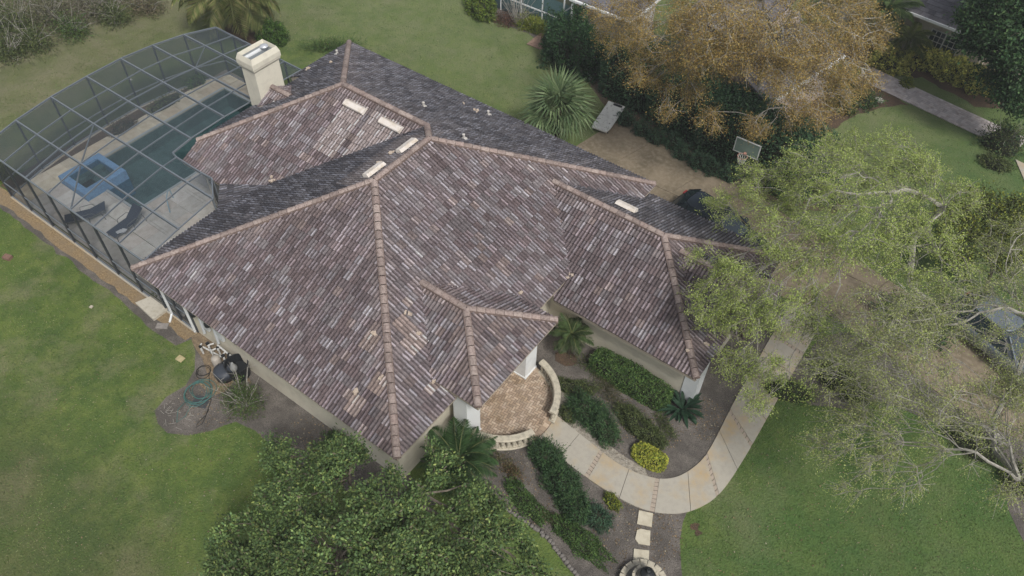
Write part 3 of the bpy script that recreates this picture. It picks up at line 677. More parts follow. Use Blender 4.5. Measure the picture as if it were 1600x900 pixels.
for (a, b, c, d) in rects:
    gx = .82; gy = .82
    i0, i1 = math.floor(a / gx), math.ceil(b / gx); j0, j1 = math.floor(c / gy), math.ceil(d / gy)
    for i in range(i0, i1):
        for j in range(j0, j1):
            p, q, r, t = max(a, i * gx), min(b, (i + 1) * gx), max(c, j * gy), min(d, (j + 1) * gy)
            if q - p < .08 or t - r < .08: continue
            MB().box(((p + q) / 2, (r + t) / 2, .03), (q - p - .01, t - r - .01, .06), col=tuple(np.array(rr.choice(dcol)) * rr.uniform(.92, 1.06) * (np.array((1.0, .93, .78)) if p < -24.6 or r > 12 else 1))).build('paver', trav, DK)
# deck sits on a slab
MB().box((-25.32, 7.2, .01), (1.36, 13.4, .04)).build('deck_slab', conc, DK)

def lounger(loc, rz, back, label):
    o = empty('sun_lounger', loc, rz, label=label, cat='sun lounger', group='dark loungers on the pool deck')
    m = MB()
    for sx in (-.3, .3):
        m.tube([(sx, -.95, .3), (sx, .2, .32)], .018, 6); m.tube([(sx, .2, .32), (sx, .2 + .75 * math.cos(back), .32 + .75 * math.sin(back))], .018, 6)
        for yy in (-.85, .1): m.tube([(sx, yy, .3), (sx * 1.08, yy - .05, 0)], .018, 6)
        m.tube([(sx * 1.1, -.25, .32), (sx * 1.15, -.2, .52), (sx * 1.15, .3, .55), (sx * 1.1, .42, .45)], .016, 6)
        m.tube([(sx, .65, .32 + .2), (sx * 1.05, .75, 0)], .016, 6)
    m.build('lounger_frame', mat('grey_metal', (.12, .125, .13), .4, .6), o)
    MB().add([(-.29, -.95, .31), (.29, -.95, .31), (.29, .2, .335), (-.29, .2, .335), (-.29, -.95, .285), (.29, -.95, .285), (.29, .2, .31), (-.29, .2, .31)], [(0, 1, 2, 3), (7, 6, 5, 4), (0, 4, 5, 1), (1, 5, 6, 2), (2, 6, 7, 3), (3, 7, 4, 0)]).build('seat', navy_m, o)
    ax = (np.array([1., 0, 0]), np.array([0, math.cos(back), math.sin(back)]), np.array([0, -math.sin(back), math.cos(back)]))
    MB().box((0, .2 + .38 * math.cos(back), .34 + .38 * math.sin(back)), (.58, .76, .03), ax=ax).build('backrest', navy_m, o)
    return o
lounger((-19.3, 2.55, .06), math.radians(4), math.radians(38), 'dark sling lounger nearest the pool edge with a pale cloth on it')
lounger((-21.3, 1.75, .06), math.radians(-32), math.radians(20), 'dark sling lounger lying low beside the cage wall')
tw = MB(); 
for i in range(5): tw.box((-18.98 + rr.uniform(-.1, .1), 2.05 + rr.uniform(-.1, .1), .42 + .015 * i), (.25, .18, .02), rz=rr.uniform(0, 3))
tag(tw.build('towel', mat('pale_cloth', (.42, .44, .46), .9)), 'crumpled pale grey cloth lying on the nearer lounger', 'towel')
hr = empty('pool_handrail', (-18.9, 4.6, .06), label='bent pale blue pool handrail standing on the deck', cat='handrail')
MB().tube([(-.5, .5, 0), (-.45, .45, .6), (-.2, .2, .75), (.1, -.1, .72), (.2, -.2, .4), (.22, -.25, 0)], .028, 8).build('rail', mat('blue_rail', (.28, .42, .50), .4, .2), hr)

# screen cage
CG = empty('screen_enclosure', (-21, 7, 0), label='grey aluminium pool cage with dark insect screens, beside the house', cat='pool cage')
cinv = Matrix.Translation((21, -7, 0))
def cg(o): o.matrix_parent_inverse = cinv; return o
rows = [(.47, [-25.6, -23.9, -22.17, -20.47, -18.83, -17.19, -15.52, -13.9]), (2.5, [-26.25, -24.53, -22.8, -21.13, -19.4, -17.7, -16.0, -14.32]),
        (4.57, [-26.65, -24.96, -23.2, -21.45, -19.74, -18.08, -16.36, -14.65]), (6.65, [-26.82, -25.05, -23.43, -21.66, -19.93, -18.74]),
        (8.68, [-26.87, -25.17, -23.41, -21.65, -20.08, -18.82]), (10.47, [-26.64, -25.01, -23.21, -21.6, -20.1, -18.75]),
        (12.14, [-26.2, -24.47, -23.05, -21.5, -20.1, -18.9]), (13.7, [-25.46, -24.1, -22.77, -21.4, -20.1, -18.84])]
ZC = 3.0
def beam(a, b, w_=.05, h_=.1, name='beam'): return cg(MB().beam(a, b, w_, h_).build(name, cage_m, CG))
def panel(P):
    c = np.mean(P, axis=0); Q = [np.array(p) + (c - np.array(p)) * .02 for p in P]
    cg(mesh_obj('screen_panel', Q, [tuple(range(len(Q)))], screen_m if min(q_[2] for q_ in P) > 2.9 else screen_w, CG))
for ri, (y, xs) in enumerate(rows):
    for a, b in zip(xs[:-1], xs[1:]):
        beam((a, y, ZC), (b, y, ZC), .055, .14 if 0 < ri < 7 else .09)
for r in range(7):
    (ya, xa), (yb, xb) = rows[r], rows[r + 1]
    for k in range(min(len(xa), len(xb))):
        if r == 2 and k == 5: continue
        beam((xa[k], ya, ZC + .012), (xb[k], yb, ZC + .012), .05, .05 if k else .09, 'purlin')
    for k in range(min(len(xa), len(xb)) - 1):
        if r == 2 and k == 4: continue
        panel([(xa[k], ya, ZC + .05), (xa[k + 1], ya, ZC + .05), (xb[k + 1], yb, ZC + .05), (xb[k], yb, ZC + .05)])
edge = [(-18.74, 6.65), (-18.54, 5.47), (-18.14, 5.38), (-16.37, 5.36), (-15.74, 5.4), (-14.65, 4.57)]
for a, b in zip(edge[:-1], edge[1:]): beam((*a, ZC), (*b, ZC), .06, .09)
beam((-18.08, 4.57, ZC + .01), (-18.14, 5.38, ZC + .01), .05, .05, 'purlin'); beam((-16.36, 4.57, ZC + .01), (-16.37, 5.35, ZC + .01), .05, .05, 'purlin')
panel([(-19.74, 4.57, ZC + .05), (-18.08, 4.57, ZC + .05), (-18.14, 5.38, ZC + .05), (-18.54, 5.47, ZC + .05), (-18.74, 6.65, ZC + .05), (-19.93, 6.65, ZC + .05)])
panel([(-18.08, 4.57, ZC + .05), (-16.36, 4.57, ZC + .05), (-16.37, 5.36, ZC + .05), (-18.14, 5.38, ZC + .05)])
panel([(-16.36, 4.57, ZC + .05), (-14.65, 4.57, ZC + .05), (-15.74, 5.4, ZC + .05), (-16.37, 5.36, ZC + .05)])
beam((-23.2, 4.57, ZC - .03), (-21.13, 2.5, ZC - .03), .05, .05, 'brace'); beam((-21.13, 2.5, ZC - .03), (-18.83, .47, ZC - .03), .05, .05, 'brace')
beam((-24.47, 12.14, ZC - .03), (-23.21, 10.47, ZC - .03), .04, .04, 'brace')
per = [(x, .47) for x in rows[0][1]][::-1] + [(xs[0], y) for y, xs in rows[1:]] + [(x, 13.7) for x in rows[7][1][1:]]
per = [(-11.85, .47), (-12.9, .47)] + per
for i, (x, y) in enumerate(per):
    zt = ZC - .04 if x < -14.0 else 2.75
    cg(MB().beam((x, y, .05), (x, y, zt), .075, .11 if y < 1 else .06).build('post', cage_d, CG))
for (a, b) in zip(per[:-1], per[1:]):
    zt = ZC - .05 if min(a[0], b[0]) < -14.0 else 2.7
    beam((*a, .95), (*b, .95), .045, .05, 'chair_rail'); beam((*a, .07), (*b, .07), .06, .07, 'bottom_rail')
    cg(MB().beam((*a, .0), (*b, .0), .2, .09).build('kerb', conc, CG))
    for lo, hi in ((.12, .92), (.98, zt)):
        panel([(*a, lo), (*b, lo), (*b, hi), (*a, hi)])
beam((-15.7, 5.38, 0), (-15.7, 5.38, ZC), .07, .07, 'post'); beam((-14.68, 4.55, 0), (-14.68, 4.55, ZC), .07, .07, 'post')
panel([(-15.7, 5.38, 0.1), (-14.68, 4.55, 0.1), (-14.68, 4.55, ZC), (-15.7, 5.38, ZC)])
panel([(-18.84, 12.9, 0.1), (-18.84, 13.7, 0.1), (-18.84, 13.7, ZC), (-18.84, 12.9, ZC)])
#PART2
# ================================================================= PLANTS
def unit(v): return v / (np.linalg.norm(v, axis=-1, keepdims=True) + 1e-9)
def leafquads(P, L_, W_, up=.5, dirs=None):
    """rhombic leaves at P (n,3); L_, W_ length and width"""
    n = len(P); nrm = unit(rng.normal(size=(n, 3)) * (1 - up) + np.array([0, 0, 1.]) * up)
    d = rng.normal(size=(n, 3)) if dirs is None else dirs + rng.normal(size=(n, 3)) * .35
    d = unit(d - nrm * (d * nrm).sum(1, keepdims=True)); sd_ = np.cross(nrm, d)
    l = (L_ * rng.uniform(.6, 1.25, (n, 1))); w_ = (W_ * rng.uniform(.7, 1.2, (n, 1)))
    V = np.empty((n, 4, 3)); V[:, 0] = P - d * l * .5; V[:, 1] = P + sd_ * w_ * .5; V[:, 2] = P + d * l * .5; V[:, 3] = P - sd_ * w_ * .5
    return V
def leafcols(n, pal, clump=None):
    """palette = [(rgb, weight)...]"""
    w_ = np.array([p[1] for p in pal], float); w_ /= w_.sum(); c = np.array([p[0] for p in pal])
    idx = rng.choice(len(pal), n, p=w_); C = c[idx] * rng.uniform(.7, 1.3, (n, 1))
    if clump is not None: C = C * clump[:, None]
    return C
GREEN = [((.070, .130, .034), 5), ((.050, .098, .030), 4), ((.11, .17, .042), 2)]
DARKG = [((.034, .078, .030), 5), ((.048, .096, .036), 4), ((.075, .13, .045), 1.8)]
OAK = [((.105, .165, .055), 5), ((.072, .122, .046), 4), ((.155, .215, .068), 3), ((.21, .25, .075), .7), ((.14, .13, .08), .4)]
ELM = [((.30, .37, .095), 4), ((.23, .31, .075), 3), ((.36, .42, .13), 3), ((.28, .29, .15), 1.2)]
ELM2 = [((.29, .34, .105), 4), ((.23, .285, .085), 3), ((.35, .38, .14), 3), ((.29, .28, .17), 1.6)]
GOLD = [((.32, .225, .07), 4), ((.255, .172, .06), 3), ((.38, .285, .09), 2.5), ((.21, .19, .08), 2.4)]
LIME = [((.22, .24, .035), 4), ((.14, .18, .03), 3), ((.07, .11, .025), 3)]
OLIVE = [((.085, .11, .035), 4), ((.06, .085, .03), 4), ((.12, .14, .05), 2)]

def shrub(label, cat, c, dims, rz=0., n=1500, leaf=(.09, .045), pal=GREEN, box=False, group=None, name=None, stems=0, core=True, rough=.12, up=.35, lump_=.20):
    name = name or cat.replace(' ', '_')
    c = np.array([*c[:2], 0.]); a, b, h = dims
    o = empty(name, c, rz, label=label, cat=cat, group=group)
    u = rng.normal(size=(n, 3)); u[:, 2] = np.abs(u[:, 2]); u = unit(u)
    if box:
        k = 6.; sc = (np.abs(u) ** k).sum(1) ** (-1 / k); u = u * sc[:, None] * .96
    else:
        k = 2.8; u = u * ((np.abs(u) ** k).sum(1) ** (-1 / k))[:, None]
    rad = 1 - np.abs(rng.normal(0, rough, n)) + rng.normal(0, rough * .35, n)
    ph = rng.uniform(0, 6.28, 8)
    lump = 1 + (0.03 if box else lump_) * (np.sin(u[:, 0] * 5 + ph[0]) * np.sin(u[:, 1] * 6 + ph[1]) + .6 * np.sin(u[:, 2] * 9 + ph[2] + u[:, 0] * 7) + .5 * np.sin(u[:, 0] * 13 + ph[5]) * np.sin(u[:, 1] * 15 + ph[6]))
    P = u * (rad * lump)[:, None] * np.array([a / 2, b / 2, h]); P[:, 2] = np.maximum(P[:, 2], .02)
    clump = .75 + .55 * (np.sin(P[:, 0] * 7 + ph[3]) * np.sin(P[:, 1] * 8 + ph[4]) * .5 + .5) + .12 * np.sin(P[:, 0] * 19 + ph[7]) * np.sin(P[:, 1] * 23)
    quads_obj('foliage', leafquads(P, leaf[0], leaf[1], up, u), leafcols(n, pal, clump), leaf_m, o)
    if core:
        V, Fc = [], []; nu, nv = 14, 6
        for j in range(nv + 1):
            for i in range(nu):
                th = 2 * math.pi * i / nu; ph_ = math.pi / 2 * j / nv; d = np.array([math.cos(th) * math.cos(ph_), math.sin(th) * math.cos(ph_), math.sin(ph_)])
                if box: d = d * (np.abs(d) ** 6).sum() ** (-1 / 6)
                r = .80 * (1 + rr.uniform(-.06, .06)); V.append(d * r * np.array([a / 2, b / 2, h]))
        Fc = [(j * nu + i, j * nu + (i + 1) % nu, (j + 1) * nu + (i + 1) % nu, (j + 1) * nu + i) for j in range(nv) for i in range(nu)]
        mesh_obj('branches', V, Fc, mat('shaded_core', (.030, .034, .018), .95, n1=(20, (.012, .014, .008), .4, .65)), o)  # solid hull inside the leaves, its dark colour stands for inner shade
    if stems:
        m = MB()
        for k in range(stems):
            an = rr.uniform(0, 6.28); P0 = np.array([0, 0, 0.]); d = np.array([math.cos(an) * .8, math.sin(an) * .8, 1.]); pts = [P0]
            for q in range(4): d = d + rng.normal(0, .25, 3); pts.append(pts[-1] + d * np.array([a / 2, b / 2, h]) * .30)
            m.tube(pts, [.02, .016, .012, .009, .006], 4)
            for q in (2, 3): 
                e = pts[q] + rng.normal(0, .3, 3) * np.array([a, b, h]) * .5; m.tube([pts[q], e], [.009, .004], 3)
        m.build('stems', pale_wood, o)
    return o

def grow(nodes, root, bias=.85):
    """connect scattered nodes into a branching tree from root; returns parent index per node"""
    pts = np.vstack([root, nodes]); n = len(pts); order = np.argsort(np.linalg.norm(pts - pts[0], axis=1)); par = -np.ones(n, int); plen = np.zeros(n)
    done = [order[0]]
    for i in order[1:]:
        D = np.array(done); d = np.linalg.norm(pts[D] - pts[i], axis=1); j = D[np.argmin(d ** 1.3 + bias * plen[D])]
        par[i] = j; plen[i] = plen[j] + np.linalg.norm(pts[i] - pts[j]); done.append(i)
    wgt = np.zeros(n)
    ch = np.zeros(n, int)
    for i in order[::-1]:
        if ch[i] == 0: wgt[i] = 1
        if par[i] >= 0: wgt[par[i]] += wgt[i]; ch[par[i]] += 1
    return pts, par, wgt, ch
def tree(label, cat, base, blobs, n_nodes, n_leaf, leaf, pal, bark, trunk_r=.18, twig=.010, spread=.28, tonev=.18, name='broadleaf_tree', fork=.45, group=None, up=.4, droop=0., shell=.35, twigs=2, twig_len=.5):
    """blobs: [(centre, radius)] lobes of the crown, in world coordinates"""
    o = empty(name, base, 0, label=label, cat=cat, group=group); base = np.array(base, float)
    cen = np.array([b[0] for b in blobs]); rad = np.array([b[1] for b in blobs]); wv = rad ** 2; wv = wv / wv.sum()
    def sample(n, sh):
        k = rng.choice(len(blobs), n, p=wv); u = unit(rng.normal(size=(n, 3))); r = rng.uniform(sh, 1, n) ** .5
        return cen[k] + u * (r * rad[k])[:, None] * np.array([1, 1, .62])
    nodes = sample(n_nodes, shell); mid = cen.mean(0); zf = base[2] + (mid[2] - base[2]) * fork
    fk = np.array([base[0] * .75 + mid[0] * .25, base[1] * .75 + mid[1] * .25, zf])
    pts, par, wgt, ch = grow(nodes, fk)
    R = np.maximum(twig, trunk_r * (wgt / wgt[0]) ** .45)
    m = MB(); m.tube([base + (0, 0, -.05), base + (0, 0, .1), (base + fk) / 2 + rng.normal(0, .06, 3), fk], [trunk_r * 1.5, trunk_r * 1.15, trunk_r * 1.0, trunk_r * .95], 8)
    m.build('trunk', bark, o).matrix_parent_inverse = Matrix.Translation(-Vector(base))
    m = MB()
    for i in range(1, len(pts)):
        a, b = pts[par[i]], pts[i]; L_ = np.linalg.norm(b - a); md = (a + b) / 2 + rng.normal(0, .07 * L_, 3); r0 = R[par[i]] if par[i] else R[i] * 1.25
        r0 = min(r0, R[i] * 1.7)
        m.tube([a, md, b], [r0, (r0 + R[i]) / 2, R[i] * .9], 5 if R[i] > .03 else 3, cap=False)
    tips = np.array([i for i in range(1, len(pts)) if ch[i] <= 1]); TP = pts[tips]; TD = unit(TP - pts[par[tips]])
    tw_p, tw_d = [TP], [TD]
    for k in range(twigs):
        e = TP + unit(TD + rng.normal(0, .75, TD.shape)) * twig_len * rng.uniform(.4, 1.2, (len(TP), 1)) + np.array([0, 0, -droop])
        for a, b in zip(TP, e): m.tube([a, b], [twig * .8, twig * .45], 3, cap=False)
        tw_p.append(e); tw_d.append(unit(e - TP)); tw_p.append((e + TP) / 2); tw_d.append(unit(e - TP))
    m.build('branches', bark, o).matrix_parent_inverse = Matrix.Translation(-Vector(base))
    TP = np.vstack(tw_p); TD = np.vstack(tw_d); tone = np.clip(rng.normal(1, tonev, len(TP)), .55, 1.7)
    k = rng.integers(0, len(TP), n_leaf); P = TP[k] + rng.normal(0, spread, (n_leaf, 3)) * np.array([1, 1, .7])
    q = quads_obj('crown', leafquads(P, leaf[0], leaf[1], up, TD[k]), leafcols(n_leaf, pal, tone[k]), leaf_m, o)
    q.matrix_parent_inverse = Matrix.Translation(-Vector(base)); return o
def B_(l): return [(G(u, v, z), r) for u, v, z, r in l]

# bottom foreground tree, close under the drone
tree('big dense green broadleaf tree in front of the house corner, cut by the bottom edge', 'tree', (1.4, -2.6, 0),
     B_([(400, 850, 4.6, 1.0), (470, 790, 5.2, 1.1), (520, 722, 5.0, .85), (450, 712, 4.6, .5), (545, 712, 4.8, .5), (600, 800, 6.0, 1.1), (690, 735, 4.9, .6), (735, 800, 5.6, 1.0), (610, 860, 6.6, 1.3), (780, 860, 5.2, .9),
         (360, 880, 4.2, .7), (500, 880, 5.6, 1.2), (700, 890, 6.0, 1.1), (840, 885, 4.8, .5), (640, 785, 5.2, .5), (420, 930, 4.6, 1.1), (560, 950, 5.6, 1.3), (700, 960, 5.4, 1.2), (820, 930, 4.6, .7)]),
     560, 100000, (.105, .060), OAK, wood_m, .16, .011, .13, up=.5, twig_len=.38, shell=.3, tonev=.30)
# tall thin-leaved trees over the drive
A_ = B_([(1135, 322, 5.2, .75), (1200, 295, 6, 1.4), (1290, 275, 7, 1.7), (1400, 262, 7, 1.7), (1470, 300, 6.5, 1.3), (1250, 380, 7, 1.6), (1350, 350, 8, 1.8), (1440, 390, 7.5, 1.5), (1160, 430, 6.0, 1.0), (1122, 470, 5.2, 1.0),
         (1185, 480, 5.8, 1.2), (1250, 470, 6.5, 1.2), (1165, 560, 4.4, .75), (1215, 570, 5.2, .7), (1190, 620, 4.2, .4), (1330, 240, 6.0, 1.0), (1105, 405, 5.2, .5)])
tree('wide pale green tree with thin bare-looking branches spreading over the garage roof and dark car', 'tree', (12.4, 20.9, 0), A_, 820, 120000, (.062, .032), ELM, pale_wood, .10, .009, .085, name='elm_tree', fork=.35, twig_len=.55, droop=.12, shell=.15, twigs=6, up=.55)
Bb = B_([(1390, 545, 6.6, 1.2), (1450, 500, 6.4, 1.2), (1340, 640, 5.6, .8), (1420, 640, 6.2, 1.0), (1400, 500, 8, 1.5), (1500, 480, 7, 1.4), (1580, 450, 6.6, 1.4), (1330, 580, 6.4, 1.2), (1440, 590, 7.4, 1.5), (1300, 690, 5.0, .75), (1370, 690, 5.6, 1.0), (1340, 765, 4.6, .5), (1420, 735, 5.2, .7), (1555, 640, 6.4, 1.1),
         (1600, 700, 6, .9), (1490, 680, 6.2, 1.0), (1300, 510, 6.2, 1.0), (1600, 560, 7, 1.2), (1590, 380, 6, 1.1), (1585, 760, 5.2, .6), (1640, 620, 7, 1.4)])
tree('pale green thin-branched tree hanging over the front lawn and the pale blue car', 'tree', (16.6, 15.4, 0), Bb, 900, 95000, (.050, .027), ELM2, pale_wood, .10, .009, .085, name='elm_tree', fork=.35, twig_len=.6, droop=.15, shell=.15, twigs=6, up=.55)
# orange-brown tree in front of the neighbour's house
tree('large orange-brown feathery tree standing before the neighbouring house', 'tree', (0.6, 27.5, 0),
     B_([(970, 35, 7, 1.5), (1045, 55, 8, 1.8), (1130, 45, 9, 2.0), (1220, 55, 9, 2.0), (1300, 50, 8, 1.7), (1350, 50, 7, 1.2), (1010, 105, 6.4, 1.1), (1075, 135, 6, 1.0), (1100, 90, 7.6, 1.3), (1190, 190, 5.4, .8), (1250, 175, 6, 1.0), (1280, 110, 7, 1.5),
         (1200, 0, 8.4, 1.8), (1100, -10, 8, 1.8), (1000, -5, 7.4, 1.5), (1320, -5, 7.6, 1.4), (1120, 180, 5.4, .6), (1215, 110, 8, 1.0), (1330, 110, 6.4, 1.1), (1245, 135, 6.6, 1.0), (1300, 150, 6.0, .9), (1160, 70, 8.6, 1.4), (1040, 165, 5.2, .5)]),
     800, 160000, (.072, .036), GOLD, pale_wood, .15, .012, .16, name='cypress_tree', fork=.85, twig_len=.6, droop=.1, shell=.15, twigs=5, up=.5, tonev=.24)
# dark evergreen at the top right corner
tree('very dark green broadleaf tree at the top right, hiding the neighbour\'s house end', 'tree', (10.8, 39.5, 0),
     B_([(1565, 25, 6, 1.8), (1600, 70, 5.6, 1.7), (1550, 60, 5, 1.2), (1590, 120, 4, 1.4), (1600, 0, 7, 2), (1600, 150, 3, 1.2), (1545, 20, 5.5, 1.0), (1650, 60, 5, 2), (1580, -40, 6, 2)]),
     420, 52000, (.2, .11), DARKG, wood_m, .25, .015, .26, twig_len=.6, shell=.2, up=.4)
tree('small yellow-green tree leafing out at the right edge beyond the drive', 'tree', (14.2, 22.8, 0),
     B_([(1510, 345, 2.6, 1.1), (1560, 360, 2.4, 1.1), (1535, 320, 2.8, .8), (1590, 340, 2.6, .9), (1500, 390, 2.0, .9), (1570, 400, 2.0, 1.0)]), 220, 20000, (.12, .07), OLIVE + LIME[:2], wood_m, .08, .01, .2, twig_len=.4, shell=.2, up=.45)

def palm(label, base, top, nf, fl, mode, pal, trunk_r=.16, droop=1., name='palm_tree', cat='palm tree', group=None, el=(-.3, 1.2)):
    base = np.array(base, float); top = np.array(top, float); o = empty(name, base, 0, label=label, cat=cat, group=group)
    if top[2] - base[2] > .25:
        m = MB(); P = [base + (top - base) * t + np.array([0, 0, 0]) for t in np.linspace(0, 1, 12)]; m.tube([p - base for p in P], [trunk_r * (1.35 if i == 0 else 1 + .08 * (i % 2)) for i in range(12)], 10)
        m.build('trunk', mat('palm_trunk', (.10, .08, .06), .95, n1=(12, (.04, .03, .022), .4, .65), bump=(20, .8, .03)), o)
    meshes = []
    for var in range(4):
        V, Fs, C = [], [], []
        def quad(a, b, c, d, col): o_ = len(V); V.extend([a, b, c, d]); Fs.append((o_, o_ + 1, o_ + 2, o_ + 3)); C.append(col)
        col0 = lambda: np.array(pal[rr.randrange(len(pal))][0]) * rr.uniform(.75, 1.25)
        if mode == 'feather':
            n = 30; pts = []; x, z, an = 0., 0., .0
            for i in range(n + 1):
                pts.append(np.array([x, 0, z])); an -= droop * 1.6 / n * (.4 + 1.2 * i / n); x += fl / n * math.cos(an); z += fl / n * math.sin(an)
            for i in range(n):
                a, b = pts[i], pts[i + 1]; q = .018 * (1 - i / n) + .004; quad(a + (0, -q, 0), a + (0, q, 0), b + (0, q, 0), b + (0, -q, 0), np.array((.12, .14, .05)))
                if i < 3: continue
                ll = fl * .26 * math.sin(math.pi * min(1, (i + 2) / n) ** .8) + .05; d = unit(b - a)
                for sg in (-1, 1):
                    for h_ in (0, .5):
                        s0 = a + (b - a) * h_; e = s0 + (d * .55 + np.array([0, sg * .85, .0])) * ll * rr.uniform(.85, 1.1) + np.array([0, 0, -.32 * ll * rr.uniform(.3, 1.5)])
                        w_ = np.array([1, 0, .2]) * .018 * (fl / 1.6) ; md = (s0 + e) / 2 + np.array([0, 0, .05 * ll]); cl = col0(); quad(s0, md - w_, e, md + w_, cl)
        else:
            pl_ = fl * .45; quad(np.array([0, -.02, 0]), np.array([0, .02, 0]), np.array([pl_, .012, .03]), np.array([pl_, -.012, .03]), np.array((.11, .13, .05)))
            ns = 22
            for k in range(ns):
                t = (k / (ns - 1) - .5) * 4.3; ll = fl * .62 * (1 - .12 * abs(t) / 2.1) * rr.uniform(.85, 1.1); d = np.array([math.cos(t), math.sin(t), .12 - .1 * abs(t)]); sd_ = np.array([-math.sin(t), math.cos(t), 0]) * .045
                c0 = np.array([pl_, 0, .03]); m1 = c0 + d * ll * .55; tip = c0 + d * ll + np.array([0, 0, -.45 * ll * rr.uniform(.5, 1.4)]) ; cl = col0()
                quad(c0, m1 - sd_, tip, m1 + sd_, cl)
        me = bpy.data.meshes.new('frond'); me.from_pydata([tuple(v) for v in V], [], Fs)
        a = me.attributes.new('col', 'FLOAT_COLOR', 'FACE'); c = np.ones((len(Fs), 4), 'f'); c[:, :3] = np.array(C); a.data.foreach_set('color', c.ravel()); me.materials.append(leaf_m); meshes.append(me)
    for k in range(nf):
        t = (k + .5) / nf; e = el[0] + (el[1] - el[0]) * t ** .8; an = k * 2.39996 + rr.uniform(-.15, .15)
        f = link(bpy.data.objects.new('frond', meshes[k % 4]), o); f.location = tuple(top - base); f.rotation_euler = (rr.uniform(-.25, .25), -e, an); sc = rr.uniform(.85, 1.1); f.scale = (sc, sc, sc)
    return o
PG = [((.10, .15, .055), 1), ((.075, .12, .045), 1), ((.13, .18, .075), 1)]
palm('stout palm with long drooping yellowish fronds at the top behind the pool cage', (-28.8, 17.2, 0), (-28.5, 17.0, 2.8), 56, 3.5, 'feather', [((.20, .225, .08), 1), ((.15, .19, .065), 1), ((.26, .245, .11), 1)], .3, 1.1, el=(-.35, 1.3))
palm('fan palm with grey-green leaves behind the back roof slope', (-6.6, 19.2, 0), (-6.5, 19.0, 2.9), 30, 2.0, 'fan', [((.11, .165, .07), 1), ((.085, .135, .06), 1), ((.15, .20, .095), 1)], .17, el=(-.5, 1.35))
palm('feathery green palm tucked between the house corner and the left porch pillar', (.9, 2.0, 0), (.9, 2.0, .9), 30, 1.7, 'feather', [((.055, .115, .035), 1), ((.04, .085, .03), 1), ((.075, .135, .05), 1)], .12, 1.0, el=(-.1, 1.3))
palm('small bright green palm in the recess between porch and garage', (1.1, 9.0, 0), (1.1, 9.0, 1.2), 24, 1.05, 'feather', PG[:2], .07, 1.1, el=(-.3, 1.3))
palm('green palm beside the neighbour\'s house wall, right of the orange tree', (3.2, 39.6, 0), (3.2, 39.4, 2.8), 26, 2.0, 'feather', PG[:2], .12, 1.1, el=(-.4, 1.3))
palm('low yellow-green palm in front of the neighbour\'s window', (5.0, 39.2, 0), (5.0, 39.1, 1.6), 22, 1.6, 'feather', [((.15, .18, .05), 1), ((.10, .13, .045), 1)], .1, 1.1, el=(-.3, 1.3))
# broad rosette beside the clipped hedge
def rosette(label, c, n, L_, W_, pal):
    o = empty('broadleaf_plant', (*c, 0), 0, label=label, cat='plant')
    for k in range(n):
        V, Fs, C = [], [], []; ll = L_ * rr.uniform(.7, 1.1); e = 1.25 - 1.0 * k / n; pts = []; x = z = 0.; an = e
        for i in range(6): pts.append((x, z)); an -= .16; x += ll / 5 * math.cos(an); z += ll / 5 * math.sin(an)
        wd = [.02, .03, W_ * .45, W_ * .5, W_ * .38, .01]
        for i in range(5):
            for sg in (-1, 1): o_ = len(V); V += [(pts[i][0], 0, pts[i][1]), (pts[i][0], sg * wd[i], pts[i][1] + wd[i] * .3), (pts[i + 1][0], sg * wd[i + 1], pts[i + 1][1] + wd[i + 1] * .3), (pts[i + 1][0], 0, pts[i + 1][1])]; Fs.append((o_, o_ + 1, o_ + 2, o_ + 3)); C.append(np.array(pal[0][0]) * rr.uniform(.8, 1.3))
        f = mesh_obj('leaf', V, Fs, leaf_m, o, C); f.rotation_euler = (0, 0, k * 2.4 + rr.uniform(-.2, .2)); f.location = (rr.uniform(-.12, .12), rr.uniform(-.12, .12), .05)
rosette('dark green broad-leaved rosette plant at the end of the clipped hedge by the garage corner', (6.2, 9.35), 38, .95, .16, [((.022, .055, .028), 1)])

def sh(u, v, dims, label, cat='shrub', z=.0, **k):
    p = G(u, v, z); return shrub(label, cat, p, dims, **k)
# house-side beds
sh(985, 590, (3.7, 1.15, .85), 'clipped rectangular green hedge along the garage wall', 'hedge', z=.4, rz=-.02, n=9500, leaf=(.075, .045), pal=GREEN, box=True, rough=.05, up=.5)
def shp(u0, v0, u1, v1, wd, h, label, cat='shrub', **k):
    a, b = G(u0, v0, h * .4), G(u1, v1, h * .4); d = b - a
    return shrub(label, cat, (a + b) / 2, (np.linalg.norm(d) + wd * .6, wd, h), rz=math.atan2(d[1], d[0]), **k)
shp(900, 630, 935, 650, 1.15, .85, 'dark green feathery bush above the walk, left of the long low hedge', n=5200, leaf=(.11, .03), pal=DARKG, rough=.18)
shp(930, 655, 955, 680, 1.0, .8, 'smaller dark green feathery bush touching the walk edge', n=3800, leaf=(.11, .03), pal=DARKG, rough=.18)
shp(870, 600, 925, 608, .75, .35, 'low olive ground cover beside the right balustrade', n=3200, leaf=(.06, .035), pal=OLIVE, rough=.2)
shp(972, 640, 1028, 692, .85, .5, 'narrow low olive-green hedge running towards the yellow bush', 'hedge', n=6800, leaf=(.06, .035), pal=OLIVE, rough=.1)
sh(950, 608, (1.9, .8, .25), 'thin brownish ground cover between dark bush and clipped hedge', z=.1, n=1900, leaf=(.06, .03), pal=[((.10, .09, .045), 1), ((.07, .08, .035), 1)], rz=-.5, core=False, rough=.35)
shp(905, 560, 960, 590, .9, .3, 'low brown-green plants between the small palm and the clipped hedge', n=1700, leaf=(.07, .035), pal=[((.11, .10, .05), 1), ((.08, .11, .04), 1.5)], core=False, rough=.4)
shp(1000, 650, 1035, 690, .6, .35, 'low leafy plants right of the olive hedge', n=1500, leaf=(.07, .035), pal=OLIVE, core=False, rough=.35)
